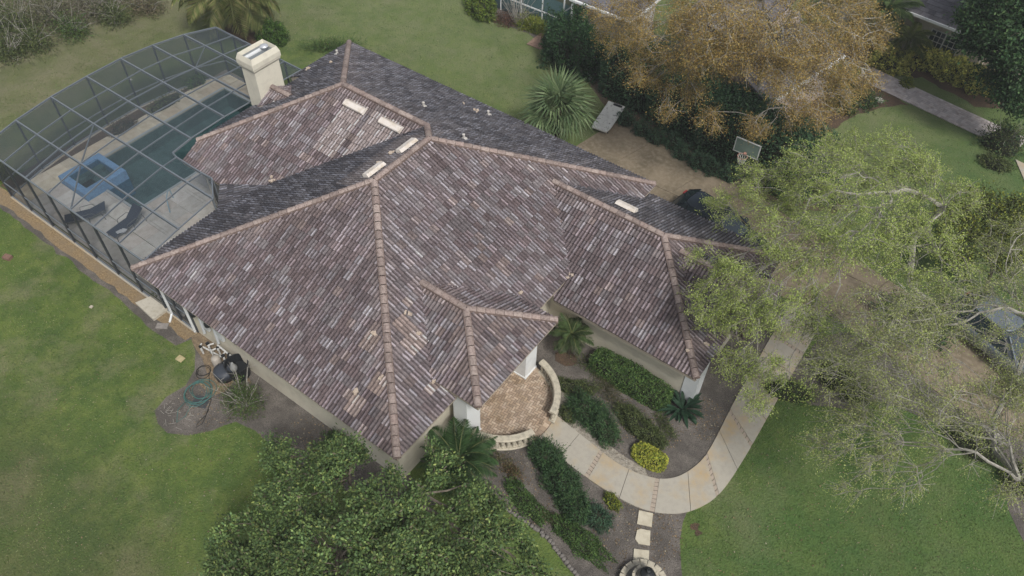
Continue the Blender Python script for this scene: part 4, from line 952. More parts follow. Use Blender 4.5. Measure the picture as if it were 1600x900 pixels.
shp(880, 640, 892, 655, .5, .4, 'small olive clump at the head of the upper bed by the porch', n=1000, leaf=(.07, .035), pal=OLIVE, rough=.25)
sh(1040, 665, (1.4, .5, .3), 'thin low green plants in front of the rosette plant', z=.1, n=1200, leaf=(.06, .03), pal=OLIVE, rz=-.5, core=False, rough=.35)
sh(1015, 713, (1.4, .85, .5), 'bright yellow variegated oval bush beside the walk bend', z=.2, n=4200, leaf=(.07, .04), pal=[((.42, .42, .07), 5), ((.28, .32, .05), 3), ((.12, .19, .04), 2)], rz=.05, rough=.05, lump_=.05)
shp(842, 700, 865, 722, 1.05, .95, 'dark needle-leaved bush nearest the porch steps, first of the lower row', n=4600, leaf=(.12, .03), pal=DARKG, group='dark bushes in a row below the walk', rough=.2)
shp(868, 738, 890, 768, 1.15, 1.0, 'largest dark needle-leaved bush, in the middle of the lower row', n=5600, leaf=(.12, .03), pal=DARKG, group='dark bushes in a row below the walk', rough=.2)
shp(890, 778, 908, 802, 1.0, .9, 'dark needle-leaved bush beside the fern-like plant', n=4300, leaf=(.12, .03), pal=DARKG, group='dark bushes in a row below the walk', rough=.2)
shp(922, 800, 945, 816, .8, .6, 'blue-green fern-like bush at the low end of the dark row', n=2400, leaf=(.13, .03), pal=[((.04, .085, .05), 1), ((.055, .105, .055), 1)], rough=.25)
shp(798, 758, 842, 808, .68, .42, 'low rounded light-green hedge piece below the balustrade', 'hedge', n=4600, leaf=(.06, .035), pal=GREEN, rough=.1)
shp(872, 815, 936, 868, .82, .42, 'low rounded green hedge piece above the stone edging', 'hedge', n=6400, leaf=(.06, .035), pal=GREEN, rough=.1)
shp(845, 800, 870, 815, .5, .25, 'thin brownish ground plants between the two low hedge pieces', n=900, leaf=(.07, .03), pal=[((.13, .11, .06), 1), ((.09, .10, .045), 1)], core=False, rough=.4)
shp(760, 700, 800, 730, .7, .2, 'sparse dry plants on the soil under the left balustrade', n=700, leaf=(.07, .03), pal=[((.14, .11, .06), 1), ((.10, .11, .05), 1)], core=False, rough=.45)
sh(957, 784, (.75, .45, .3), 'small yellowish plant tucked beside the outer walk edge', z=.1, n=1300, leaf=(.06, .04), pal=LIME, rz=-.3, rough=.2)
sh(800, 735, (.9, .5, .25), 'reddish brown low plants below the left balustrade', z=.1, n=900, leaf=(.07, .03), pal=[((.13, .08, .04), 1), ((.10, .10, .04), 1)], core=False, rough=.4)
sh(1235, 605, (2.2, .9, .9), 'light green shrub at the drive end of the walk', z=.5, n=2600, leaf=(.08, .04), pal=ELM[:3] + GREEN[:1], rz=.4, rough=.25)
sh(1320, 590, (2.6, 1.3, .8), 'olive shrubs under the pale trees beside the front lawn', z=.5, n=3600, leaf=(.09, .05), pal=OLIVE, rz=-.2, rough=.25)
sh(378, 622, (1.5, 1.35, 1.25), 'bushy green shrub with bare pale stems beside the black bin', z=.6, n=3000, leaf=(.10, .03), pal=OLIVE + GREEN[:1], stems=16, rough=.28, core=False)
sh(530, 690, (1.4, .8, .7), 'green ferny plant against the front wall above the big tree', z=.4, n=1600, leaf=(.12, .035), pal=GREEN, rough=.3)
sh(245, 462, (.3, .3, .3), 'tiny bright green weed by the concrete pad', 'plant', n=80, leaf=(.08, .04), pal=LIME, core=False)
# behind the house
sh(425, 52, (1.7, 1.6, 1.1), 'round bright green bush behind the chimney', z=.5, n=4600, leaf=(.11, .06), pal=[((.06, .12, .025), 3), ((.09, .16, .03), 2), ((.035, .075, .02), 2)])
sh(520, 70, (3.6, 1.2, .7), 'loose tufted green plants behind the far roof corner', z=.3, n=2600, leaf=(.20, .03), pal=GREEN + OLIVE[:1], core=False, rough=.45, rz=.75)
sh(900, 68, (4.6, 3.4, 2.6), 'big rounded dark green hedge bush by the neighbour\'s brick step', 'hedge', z=1.2, n=15000, leaf=(.15, .085), pal=[((.024, .062, .024), 4), ((.034, .078, .028), 3), ((.05, .10, .035), 1)], rz=-.5)
hedge = []
for i, (x, y, dx, lab) in enumerate([(-5.9, 26.6, 3.6, 'tall clipped dark hedge section at the back end, with a flat left side'), (-2.6, 26.0, 3.4, 'tall dark hedge section behind the drive, between white panel and orange tree'), (.6, 25.3, 3.4, 'tall dark hedge section behind the basketball backboard\'s left'), (3.6, 24.9, 3.2, 'tall dark hedge section at the drive end below the orange tree')]):
    shrub(lab, 'hedge', (x, y), (dx + .6, 3.4, 3.3), rz=-.12, n=9500, leaf=(.16, .08), pal=[((.042, .090, .044), 5), ((.056, .108, .052), 4), ((.08, .14, .062), 1.5)], box=True, rough=.07, group='tall dark boundary hedge', name='boundary_hedge')
for i, (u, v) in enumerate([(978, 186), (1003, 202), (1026, 214), (1052, 222), (1066, 238), (1090, 252), (1112, 262), (1140, 272), (1160, 258)]):
    sh(u, v, (.95, .9, .75), ['small grey-green shrub next to the white panel', 'second small grey-green shrub from the white panel', 'small grey-green shrub touching the dark hedge foot, third from the panel', 'small shrub in the middle of the drive-side row', 'small shrub level with the drive joint', 'small grey-green shrub past the middle of the drive', 'small shrub left of the backboard pole', 'small shrub nearest the dark car along the drive', 'small shrub standing back under the backboard'][i], z=.3, n=900, leaf=(.13, .05), pal=[((.055, .11, .062), 2), ((.08, .14, .075), 1)], group='row of small shrubs along the drive', name='border_shrub')
# neighbour's beds
sh(752, 8, (2.6, 1.6, 1.1), 'bright yellow-green bush at the top edge of the back lawn', z=.5, n=3200, leaf=(.17, .07), pal=LIME[1:] + [((.11, .17, .03), 3)], rz=-.5)
sh(832, 36, (2.4, 1.2, .8), 'spiky yellow-green plants before the neighbour\'s screen wall', z=.4, n=2400, leaf=(.26, .04), pal=LIME[:2] + [((.11, .16, .03), 3)], core=False, rough=.3)
sh(790, 30, (1.5, 1.2, .7), 'reddish brown ground plants between two yellow-green clumps', z=.3, n=1200, leaf=(.10, .05), pal=[((.13, .07, .05), 1), ((.09, .06, .04), 1)], core=False, rough=.3)
sh(808, 22, (2.0, 1.6, 1.7), 'bare pale grey branching shrub in the neighbour\'s bed', z=.8, n=120, leaf=(.06, .03), pal=[((.12, .05, .05), 1)], stems=34, core=False)
for i, (u, v, dx) in enumerate([(1393, 92, 2.2), (1452, 92, 2.4), (1490, 108, 2.5), (1528, 124, 2.2)]):
    sh(u, v, (dx, 1.7, 1.15), ['yellow variegated bush left of the mulch gap by the neighbour\'s palm', 'yellow variegated bush under the left half of the grid window', 'yellow variegated bush under the right half of the grid window', 'yellow variegated bush nearest the dark tree'][i], z=.5, n=3000, leaf=(.20, .085), pal=[((.52, .50, .13), 4), ((.36, .38, .10), 3), ((.16, .20, .06), 2)], group='yellow bushes under the neighbour\'s window', name='variegated_bush')
sh(1418, 130, (.8, .7, .5), 'small single yellow plant beside the paver path', z=.2, n=500, leaf=(.14, .06), pal=LIME, core=False, rough=.3)
sh(1335, 148, (2.8, 1.6, .8), 'mixed dark green shrubs at the near side of the paver path', z=.3, n=2400, leaf=(.16, .07), pal=DARKG + OLIVE[:1], rough=.25)
sh(1318, 165, (1.4, 1.0, .6), 'olive leafy plants at the bed edge by the paver path', z=.3, n=1200, leaf=(.15, .07), pal=OLIVE, rough=.25)
sh(1572, 215, (2.2, 1.7, 1.5), 'greyish leafy shrub at the end of the paver path', z=.7, n=3200, leaf=(.14, .05), pal=OLIVE + DARKG[:1], stems=10, rough=.25)
sh(1558, 252, (1.6, 1.1, .5), 'low yellow-green shrub at the right edge of the far lawn', z=.3, n=1500, leaf=(.12, .06), pal=OLIVE, rough=.2)
sh(1275, 280, (3.4, 2.4, 1.4), 'dark shrubs between boundary hedge and far lawn under the pale tree', z=.6, n=4200, leaf=(.14, .06), pal=GREEN + DARKG, rough=.2)
sh(1430, 500, (3.2, 2.2, 1.2), 'dark green shrubs beyond the drive behind the pale blue car', z=.6, n=3800, leaf=(.13, .06), pal=DARKG, rough=.25)
sh(1530, 690, (2.2, 1.2, .9), 'olive shrub in the roadside bed right of the front lawn', z=.5, n=2200, leaf=(.10, .05), pal=OLIVE, rough=.3)
sh(1600, 745, (1.4, 1.2, .9), 'yellow-green shrub cut by the right edge low down', z=.5, n=1600, leaf=(.10, .05), pal=OLIVE + LIME[:1], rough=.2)
sh(-4, 268, (.9, .9, .8), 'yellow-green bush cut by the left edge at the cage corner', z=.4, n=1500, leaf=(.09, .05), pal=LIME[1:], rough=.15)
for i, (x, y, l_) in enumerate([(-25.6, 9.6, 2.4), (-25.6, 6.9, 1.6), (-25.9, 12.0, 1.4)]):
    shrub(['olive shrub row inside the cage beside the deck edge', 'reddish plants inside the cage near the spa', 'small green shrub inside the far curve of the cage'][i], 'shrub', (x - .25, y), (.7, l_, .6), n=1500, leaf=(.09, .05), pal=[OLIVE, [((.11, .07, .05), 1), ((.08, .08, .04), 1)], GREEN][i], rough=.25)
# marsh scrub, top left
scr = [(20, 30, 3.4, 1.9, OLIVE), (75, 18, 3.0, 1.6, [((.16, .15, .10), 2), ((.11, .12, .06), 2)]), (140, 8, 3.4, 1.7, [((.17, .155, .115), 2), ((.12, .12, .07), 2)]), (50, 62, 2.8, 1.1, OLIVE), (110, 42, 2.6, 1.2, GREEN + OLIVE), (175, 22, 2.8, 1.1, OLIVE), (225, 6, 2.8, 1.1, [((.17, .14, .09), 1), ((.12, .12, .06), 1)]), (8, 78, 2.6, 1.0, OLIVE), (60, -20, 5, 2, OLIVE), (160, -25, 5, 2, OLIVE), (-20, 40, 5, 2, OLIVE)]
scl = ['grey-green scrub bush in the upper left corner', 'bare brownish scrub bush with pale stems near the top left', 'brownish twiggy scrub bush on the top edge', 'low olive scrub in front of the corner scrub', 'brighter green scrub at the lawn edge', 'olive scrub patch on the marsh edge left of the palm', 'pale dry scrub nearest the palm', 'low scrub cut by the left edge', 'scrub standing behind the top edge over the twiggy bush', 'scrub farther back beyond the dry patch', 'scrub farther back past the upper left corner']
for (u, v, d_, h_, pl_), lb in zip(scr, scl):
    sh(u, v, (d_, d_ * .7, h_), lb, 'scrub bush', z=h_ * .4, n=2600, leaf=(.16, .05), pal=pl_, stems=14, core=False, rough=.4, name='scrub_bush', group='scrub along the marsh edge')
# tufts of rough grass on the marsh strip, beyond counting
n = 26000; xy = np.stack([rng.uniform(-52, -34.6, n), rng.uniform(-6, 34, n)], 1); P = np.c_[xy, np.full(n, .12)]
kk = rng.random(n) < np.clip((-34.2 - xy[:, 0] + 1.2 * np.sin(xy[:, 1] * .9)) / 3, 0, 1); P = P[kk]
q = quads_obj('marsh_grass', leafquads(P, .42, .03, .1, np.tile([0, 0, 1.], (len(P), 1))), leafcols(len(P), [((.19, .17, .105), 3), ((.12, .13, .06), 3), ((.08, .10, .04), 2)]), leaf_m); tag(q, kind='stuff')
# fallen leaves and mulch bits in the beds and on the roof edges
bits = []
for poly_c, r_, n_ in [((7.3, 3.9), 1.6, 420), ((5.0, 7.9), 1.8, 380), ((3.0, 3.0), 1.6, 400), ((7.0, 9.5), 1.0, 240), ((-8.8, -1.3), 1.3, 260), ((-4, -.1), 1.6, 260), ((-5, 24.8), 1.7, 300), ((-15.5, 30), 2.2, 200)]:
    a = rng.uniform(0, 6.28, n_); d = r_ * np.sqrt(rng.random(n_)); bits.append(np.c_[poly_c[0] + d * np.cos(a), poly_c[1] + d * np.sin(a), rng.uniform(.02, .04, n_)])
for (xa, xb, ya, yb, n_) in [(9.2, 16, 4, 13, 260), (-14, -2, -9, -1.5, 160), (-8, 6, -5, -1, 160), (4, 12, 25, 33, 120), (-7, 8, 18, 23, 240)]: bits.append(np.c_[rng.uniform(xa, xb, n_), rng.uniform(ya, yb, n_), rng.uniform(.055, .07, n_)])
bits = np.vstack(bits)
tag(quads_obj('fallen_leaves', leafquads(bits, .07, .045, .85), leafcols(len(bits), [((.26, .19, .11), 2), ((.14, .10, .06), 3), ((.30, .27, .20), 1)]), leaf_m), kind='stuff')

# short turf standing on the lawn, beyond counting
def inside(P, poly):
    x, y = P[:, 0], P[:, 1]; r = np.zeros(len(P), bool); n = len(poly); j = n - 1
    for i in range(n):
        xi, yi = poly[i]; xj, yj = poly[j]
        c = ((yi > y) != (yj > y)) & (x < (xj - xi) * (y - yi) / (yj - yi + 1e-12) + xi); r ^= c; j = i
    return r
n = 330000; P = []
for (xa, xb, ya, yb, k_) in [(-36, 26, -16, 17, 430000), (-32, 18, 12, 40, 150000)]:
    q = np.stack([rng.uniform(xa, xb, k_), rng.uniform(ya, yb, k_)], 1); e = np.minimum.reduce([q[:, 0] - xa, xb - q[:, 0], q[:, 1] - ya, yb - q[:, 1]]); P.append(q[rng.random(k_) < e / 5])
P = np.vstack(P); keep = np.ones(len(P), bool)
keep &= ~((P[:, 0] > -27.2) & (P[:, 0] < 7) & (P[:, 1] > -.35) & (P[:, 1] < 17.2))
for b_ in BEDS: keep &= ~inside(P, b_)
P = P[keep]; P = np.c_[P, rng.uniform(.01, .03, len(P))]
tone = 1 + .3 * np.sin(P[:, 0] * .9 + 1.3 * np.sin(P[:, 1] * .7)) * np.sin(P[:, 1] * 1.1 + np.sin(P[:, 0] * .5)) + .12 * np.sin(P[:, 0] * 4.3) * np.sin(P[:, 1] * 3.7)
q = quads_obj('turf_blades', leafquads(P, .085, .02, .35), leafcols(len(P), [((.115, .175, .044), 4), ((.070, .122, .033), 4), ((.19, .215, .09), 2), ((.24, .215, .13), .9)], tone), leaf_m); tag(q, kind='stuff')

# ================================================================= STONE AND SMALL THINGS
sp_m = mat('pale_paver', (.50, .46, .36), .8, n1=(5, (.40, .36, .27), .45, .7), bump=(30, .3, .01))
SL = ['square stepping stone nearest the curved walk', 'stepping stone with one rounded side, between two square ones', 'pale stepping stone touching the fountain rim']
for i, (uvs) in enumerate([[(998, 798), (1020, 803), (1018, 824), (995, 819)], [(995, 829), (1000, 827), (1016, 830), (1015, 853), (997, 850), (992, 843)], [(990, 858), (1014, 861), (1013, 884), (989, 880)]]):
    p = GL(uvs); c = np.mean(p, axis=0); o = MB().prism([(x - c[0], y - c[1]) for x, y in p], 0, .06).build('stepping_stone', sp_m, bevel=.008); o.location = (*c, 0); tag(o, SL[i], 'stepping stone', 'stepping stones leading to the fountain')
def fountain():
    c = G(1004, 916, 0); o = empty('garden_fountain', c, 0, label='tiered round stone fountain with a black bowl, cut by the bottom edge', cat='fountain')
    n = 18
    me = None
    for k in range(n):
        a = 2 * math.pi * k / n
        if me is None: b = MB().box((0, 0, .14), (.2, .235, .28)).build('rim_stone', stone_m, o, bevel=.015); me = b.data
        else: b = link(bpy.data.objects.new('rim_stone', me), o); md = b.modifiers.new('b', 'BEVEL'); md.width = .015; md.segments = 2
        b.location = (.72 * math.cos(a), .72 * math.sin(a), 0); b.rotation_euler = (0, 0, a)
    MB().lathe([(.62, 0), (.62, .2), (.4, .2), (.36, .45), (.36, .5)], n=24).build('basin', mat('dark_stone', (.20, .19, .17), .9, n1=(6, (.11, .11, .10), .4, .7)), o)
    MB().lathe([(.30, .5), (.42, .62), (.42, .68), (.36, .68), (.30, .58)], n=20).build('middle_bowl', mat('dark_stone'), o)
    for k in range(14):
        a = 2 * math.pi * k / 14; MB().box((.40 * math.cos(a), .40 * math.sin(a), .72), (.09, .16, .07), rz=a).build('brick', stone_m, o)
    MB().lathe([(.12, .66), (.10, .9), (.22, 1.0), (.24, 1.1), (.19, 1.17), (.07, 1.19), (.05, 1.27), (.08, 1.31), (.05, 1.34), (.01, 1.345)], n=18).build('finial', mat('black_glaze', (.02, .022, .024), .45), o, smooth=True)
fountain()
# border stones
ed = empty('stone_edging', (4, 1.5, 0), label='curved line of small weathered stones round the lower garden bed', cat='edging')
P = np.array(GL([(758, 772), (790, 795), (815, 812), (840, 828), (862, 850), (885, 880), (905, 905)])); P = resample(P, 34)
for i, (x, y) in enumerate(P):
    c = (x - 4 + rr.uniform(-.03, .03), y - 1.5 + rr.uniform(-.03, .03), .05); m = MB().lathe([(.05, -.05), (.09 * rr.uniform(.7, 1.1), -.02), (.08, .03), (.04, .06)], c, 6)
    m.build('stone', mat('edge_stone', (.17, .155, .14), .9, n1=(9, (.14, .13, .12), .4, .7)), ed)
def boulder(u, v, r, label, col=(.34, .31, .27), cat='stone', name='stone_block'):
    c = G(u, v); m = MB().lathe([(r * .7, 0), (r, r * .3), (r * .85, r * .6), (r * .4, r * .8)], (0, 0, 0), 7); o = m.build(name, mat('rock_%d' % int(col[0] * 100), col, .9, n1=(8, tuple(q * .6 for q in col), .4, .7)))
    o.location = c; o.scale = (1, .75, .7); o.rotation_euler = (0, 0, rr.uniform(0, 3)); return tag(o, label, cat)
boulder(1373, 158, .32, 'pale rounded boulder in the bed beside the paver path', (.36, .35, .30), 'boulder', 'boulder')
boulder(922, 123, .13, 'small white stone on the litter under the big round bush', (.6, .6, .58))
boulder(1158, 292, .28, 'brownish rock at the drive edge under the hedge', (.22, .16, .12), 'boulder', 'boulder')
boulder(205, 125, .1, 'tiny pale stone on the lawn near the marsh', (.5, .5, .48)); bpy.data.objects[-1]
boulder(100, 57, .14, 'small white stone at the marsh lawn edge', (.55, .55, .5))
def small_box(u, v, d, rz, col, label, cat, name):
    c = G(u, v); o = MB().box((0, 0, d[2] / 2), d).build(name, mat(name + '_paint', col, .85, n1=(8, tuple(q * .7 for q in col), .45, .7)), bevel=.01); o.location = c; o.rotation_euler = (0, 0, rz); return tag(o, label, cat)
small_box(13, 404, (.36, .26, .16), .3, (.20, .12, .09), 'brown brick-like valve box on the side lawn', 'valve box', 'valve_box')
small_box(143, 480, (.14, .14, .05), .3, (.42, .38, .30), 'small round-looking pale sprinkler cap on the side lawn', 'sprinkler cap', 'sprinkler_cap')
small_box(282, 561, (.32, .26, .05), .1, (.42, .36, .20), 'flat tan square cover on the lawn by the pump bed', 'ground cover plate', 'cover_plate')
p = [(-15.15, -.18), (-13.95, -.32), (-13.75, .52), (-14.85, .58)]
p = GL([(213, 476), (239, 465), (266, 484), (241, 502)]); o = MB().prism(p, 0, .14).build('concrete_pad', mat('pad_concrete', (.46, .43, .36), .85, n1=(2, (.36, .33, .26), .45, .7), n2=(8, (.34, .31, .25), .5, .8))); tag(o, 'square pale concrete pad at the screen door of the cage', 'concrete pad')
small_box(254, 510, (.5, .28, .06), .6, (.26, .24, .22), 'small grey board lying beside the concrete pad', 'board', 'loose_board')
# ---- pool equipment
EQ = empty('pool_pump_set', (-9.9, .1, 0), label='white plumbing pipes, valves and grey filter can of the pool pump against the wall', cat='pool pump')
m = MB()
R_ = lambda a, b: rr.uniform(a, b)
pts0 = [(-.9, -.2), (-.72, .05), (-.38, -.08), (-.22, .14), (.18, .05), (.42, .16)]
for i, (x, y) in enumerate(pts0):
    m.tube([(x, y, 0), (x, y, .42 + .07 * ((i * 5) % 4)), (x + .16, y - .08, .42 + .07 * ((i * 5) % 4))], .038, 8); m.tube([(x, y - .05, .5), (x + .07 * ((i * 3) % 4 - 1), y + .12 + .05 * ((i * 7) % 3), .5)], .034, 8)
m.tube([(-.3, .22, .62), (.55, .18, .62), (.6, -.1, .6), (.45, -.2, .4)], .04, 8); m.tube([(-.9, -.1, .35), (.1, .0, .38)], .036, 8)
m.build('pipes', mat('white_pvc', (.50, .50, .48), .5), EQ)
vm = MB()
for i, (x, y) in enumerate(pts0): vm.box((x + .03, y - .02, .52 + .1 * (i % 2)), (.09 + .05 * (i % 3), .08, .10), rz=.4 + i)
vm.build('valves', black_m, EQ)
MB().lathe([(.17, 0), (.18, .1), (.18, .55), (.15, .62), (.05, .66)], (.1, -.25, 0), 16).build('filter_can', mat('taupe_plastic', (.34, .31, .27), .55), EQ, smooth=True)
m = MB(); m.lathe([(.16, .1), (.16, .5)], (.55, -.1, 0), 12); m.box((.5, -.1, .06), (.6, .3, .12)); m.build('pump_motor', black_m, EQ)
BN = empty('black_bin', (-9.0, .12, 0), label='large round black tub with a dark lid and grey jug inside, beside the pump', cat='tub')
MB().lathe([(.40, 0), (.46, .7), (.48, .72), (.48, .75), (.43, .75), (.40, .35), (.01, .34)], (.18, .0, 0), 28).build('tub', black_m, BN, smooth=False)
MB().lathe([(.36, 0), (.40, .38), (.38, .46), (.2, .52), (.01, .54)], (-.2, -.42, 0), 24).build('lid', mat('slate_plastic', (.045, .052, .065), .5), BN, smooth=True)
MB().lathe([(.13, .34), (.15, .55), (.1, .66), (.05, .8), (.05, .84)], (.1, -.12, 0), 12).build('jug', grey_m, BN, smooth=True)
# black vents and mirrors of the wall fittings
for i, (x, lab) in enumerate([(-10.95, 'black round wall vent with a grey pipe, left of the pump'), (-10.1, 'black round wall vent with a grey pipe, above the pump')]):
    o = empty('exhaust_vent', (x, .30, 2.0), label=lab, cat='wall vent', group='black wall vents by the pump'); MB().lathe([(.05, 0), (.15, .05), (.15, .2), (.10, .26), (.01, .27)], (0, -.05, .0), 14).build('vent_hood', black_m, o, smooth=True)
    MB().tube([(0, .1, -.1), (0, .05, -1.2)], .06, 8).build('pipe', mat('grey_pipe', (.45, .47, .48), .5), o); MB().box((.25, .12, -.5), (.3, .12, .7)).build('meter_box', mat('box_paint', (.50, .52, .52), .6), o)
def hose(c, r, turns, col, name, label, z0=.03, tail=None, ell=1.):
    pts = []; n = int(turns * 22); ph = rr.uniform(0, 6); dxs = [rr.uniform(-.28, .28) * r for _ in range(40)]
    for i in range(n + 1):
        a = 2 * math.pi * i / 22 + ph; q = r * (1 + .22 * math.sin(a * .37 + ph) + .1 * math.sin(a * 1.7)); kx = i / 11; k0 = int(kx); fx = kx - k0; ox = dxs[k0 % 40] * (1 - fx) + dxs[(k0 + 1) % 40] * fx; oy = dxs[(k0 + 9) % 40] * (1 - fx) + dxs[(k0 + 10) % 40] * fx
        pts.append((c[0] + q * math.cos(a) + ox, c[1] + q * ell * math.sin(a) + oy, z0 + .03 * abs(math.sin(i * .21)) + .0006 * i))
    if tail: pts += tail
    o = MB().tube(pts, .0135, 5).build(name, mat(name + '_rubber', col, .55), smooth=True); return tag(o, label, 'hose')
c = G(312, 615); hose((c[0], c[1]), .48, 6, (.06, .15, .135), 'garden_hose', 'coiled teal garden hose lying on the dark bed', tail=[tuple(G(u, v, .03)) for u, v in [(300, 630), (290, 650), (276, 660), (278, 640), (292, 625)]])
c = G(320, 582); hose((c[0], c[1]), .26, 2.5, (.03, .028, .025), 'black_hose', 'thin black hose looping from the pump over the sandy patch', tail=[tuple(G(u, v, .03)) for u, v in [(328, 600), (330, 625), (322, 648), (308, 662), (306, 668), (316, 662), (326, 640)]])
c = G(314, 628); small_box(314, 628, (.62, .5, .03), .4, (.05, .055, .06), 'dark flat mat under the coiled hose', 'mat', 'ground_mat')
# ---- white weathered panel
o = empty('weathered_panel', (-5.85, 23.2, 0), .10, label='large white weathered board with peeling paint, propped at the end of the drive', cat='board')
V = []; ny = 6
for i in range(ny + 1):
    t = i / ny; y = -1.05 + 2.1 * t; z = .30 + .38 * t - .05 * math.sin(math.pi * t); hw = .50 if t > .1 else .42
    V += [(-hw, y, z), (hw, y, z), (hw, y, z - .07), (-hw, y, z - .07)]
Fs = [(i * 4 + k, i * 4 + (k + 1) % 4, i * 4 + 4 + (k + 1) % 4, i * 4 + 4 + k) for i in range(ny) for k in range(4)] + [(3, 2, 1, 0), tuple(ny * 4 + k for k in range(4))]
mesh_obj('board_panel', V, Fs, mat('peeling_paint', (.52, .53, .50), .8, n1=(7, (.20, .20, .19), .56, .64), n2=(2, (.42, .42, .40), .45, .7)), o)
MB().box((.12, .93, .68), (.5, .12, .05)).build('handle_slot', black_m, o); m = MB()
for x in (-.4, .4):
    for y in (-.8, .85): m.beam((x, y, 0), (x, y, .3 if y < 0 else .6), .06, .06)
m.build('support', mat('dark_metal', (.05, .05, .05), .6), o)
# ---- basketball hoop
HB = empty('basketball_hoop', (2.25, 21.95, 0), label='basketball hoop with a pale green glass backboard over the drive', cat='basketball hoop')
MB().tube([(0, .9, 0), (0, .85, 2.2), (0, .25, 3.05)], .06, 10).build('pole', mat('hoop_pole', (.04, .045, .045), .5), HB)
MB().box((0, -.08, 3.12), (1.2, .03, .78)).build('backboard', mat('green_acrylic', (.17, .23, .19), .2, n1=(4, (.13, .18, .15), .4, .7), spec=.5), HB)
m = MB()
for a, b in (((-.6, -.08, 3.5), (.6, -.08, 3.5)), ((-.6, -.08, 2.75), (.6, -.08, 2.75)), ((-.6, -.08, 2.72), (-.6, -.08, 3.52)), ((.6, -.08, 2.72), (.6, -.08, 3.52))): m.beam(a, b, .045, .045)
m.build('board_frame', mat('hoop_frame', (.50, .52, .50), .5), HB)
m = MB(); m.tube([(.23 * math.cos(a), -.42 + .23 * math.sin(a), 2.86) for a in np.linspace(0, 2 * math.pi, 25)], .014, 6); m.box((0, -.15, 2.86), (.12, .14, .06)); m.build('rim', mat('rim_paint', (.40, .22, .17), .5), HB)
m = MB()
for k in range(12):
    for q in (1, -1):
        a = 2 * math.pi * k / 12; P = [((.23 - .11 * t) * math.cos(a + q * t * .8), -.42 + (.23 - .11 * t) * math.sin(a + q * t * .8), 2.85 - .42 * t) for t in np.linspace(0, 1, 4)]; m.tube(P, .010, 3)
m.build('net', mat('net_cord', (.50, .50, .46), .9), HB)

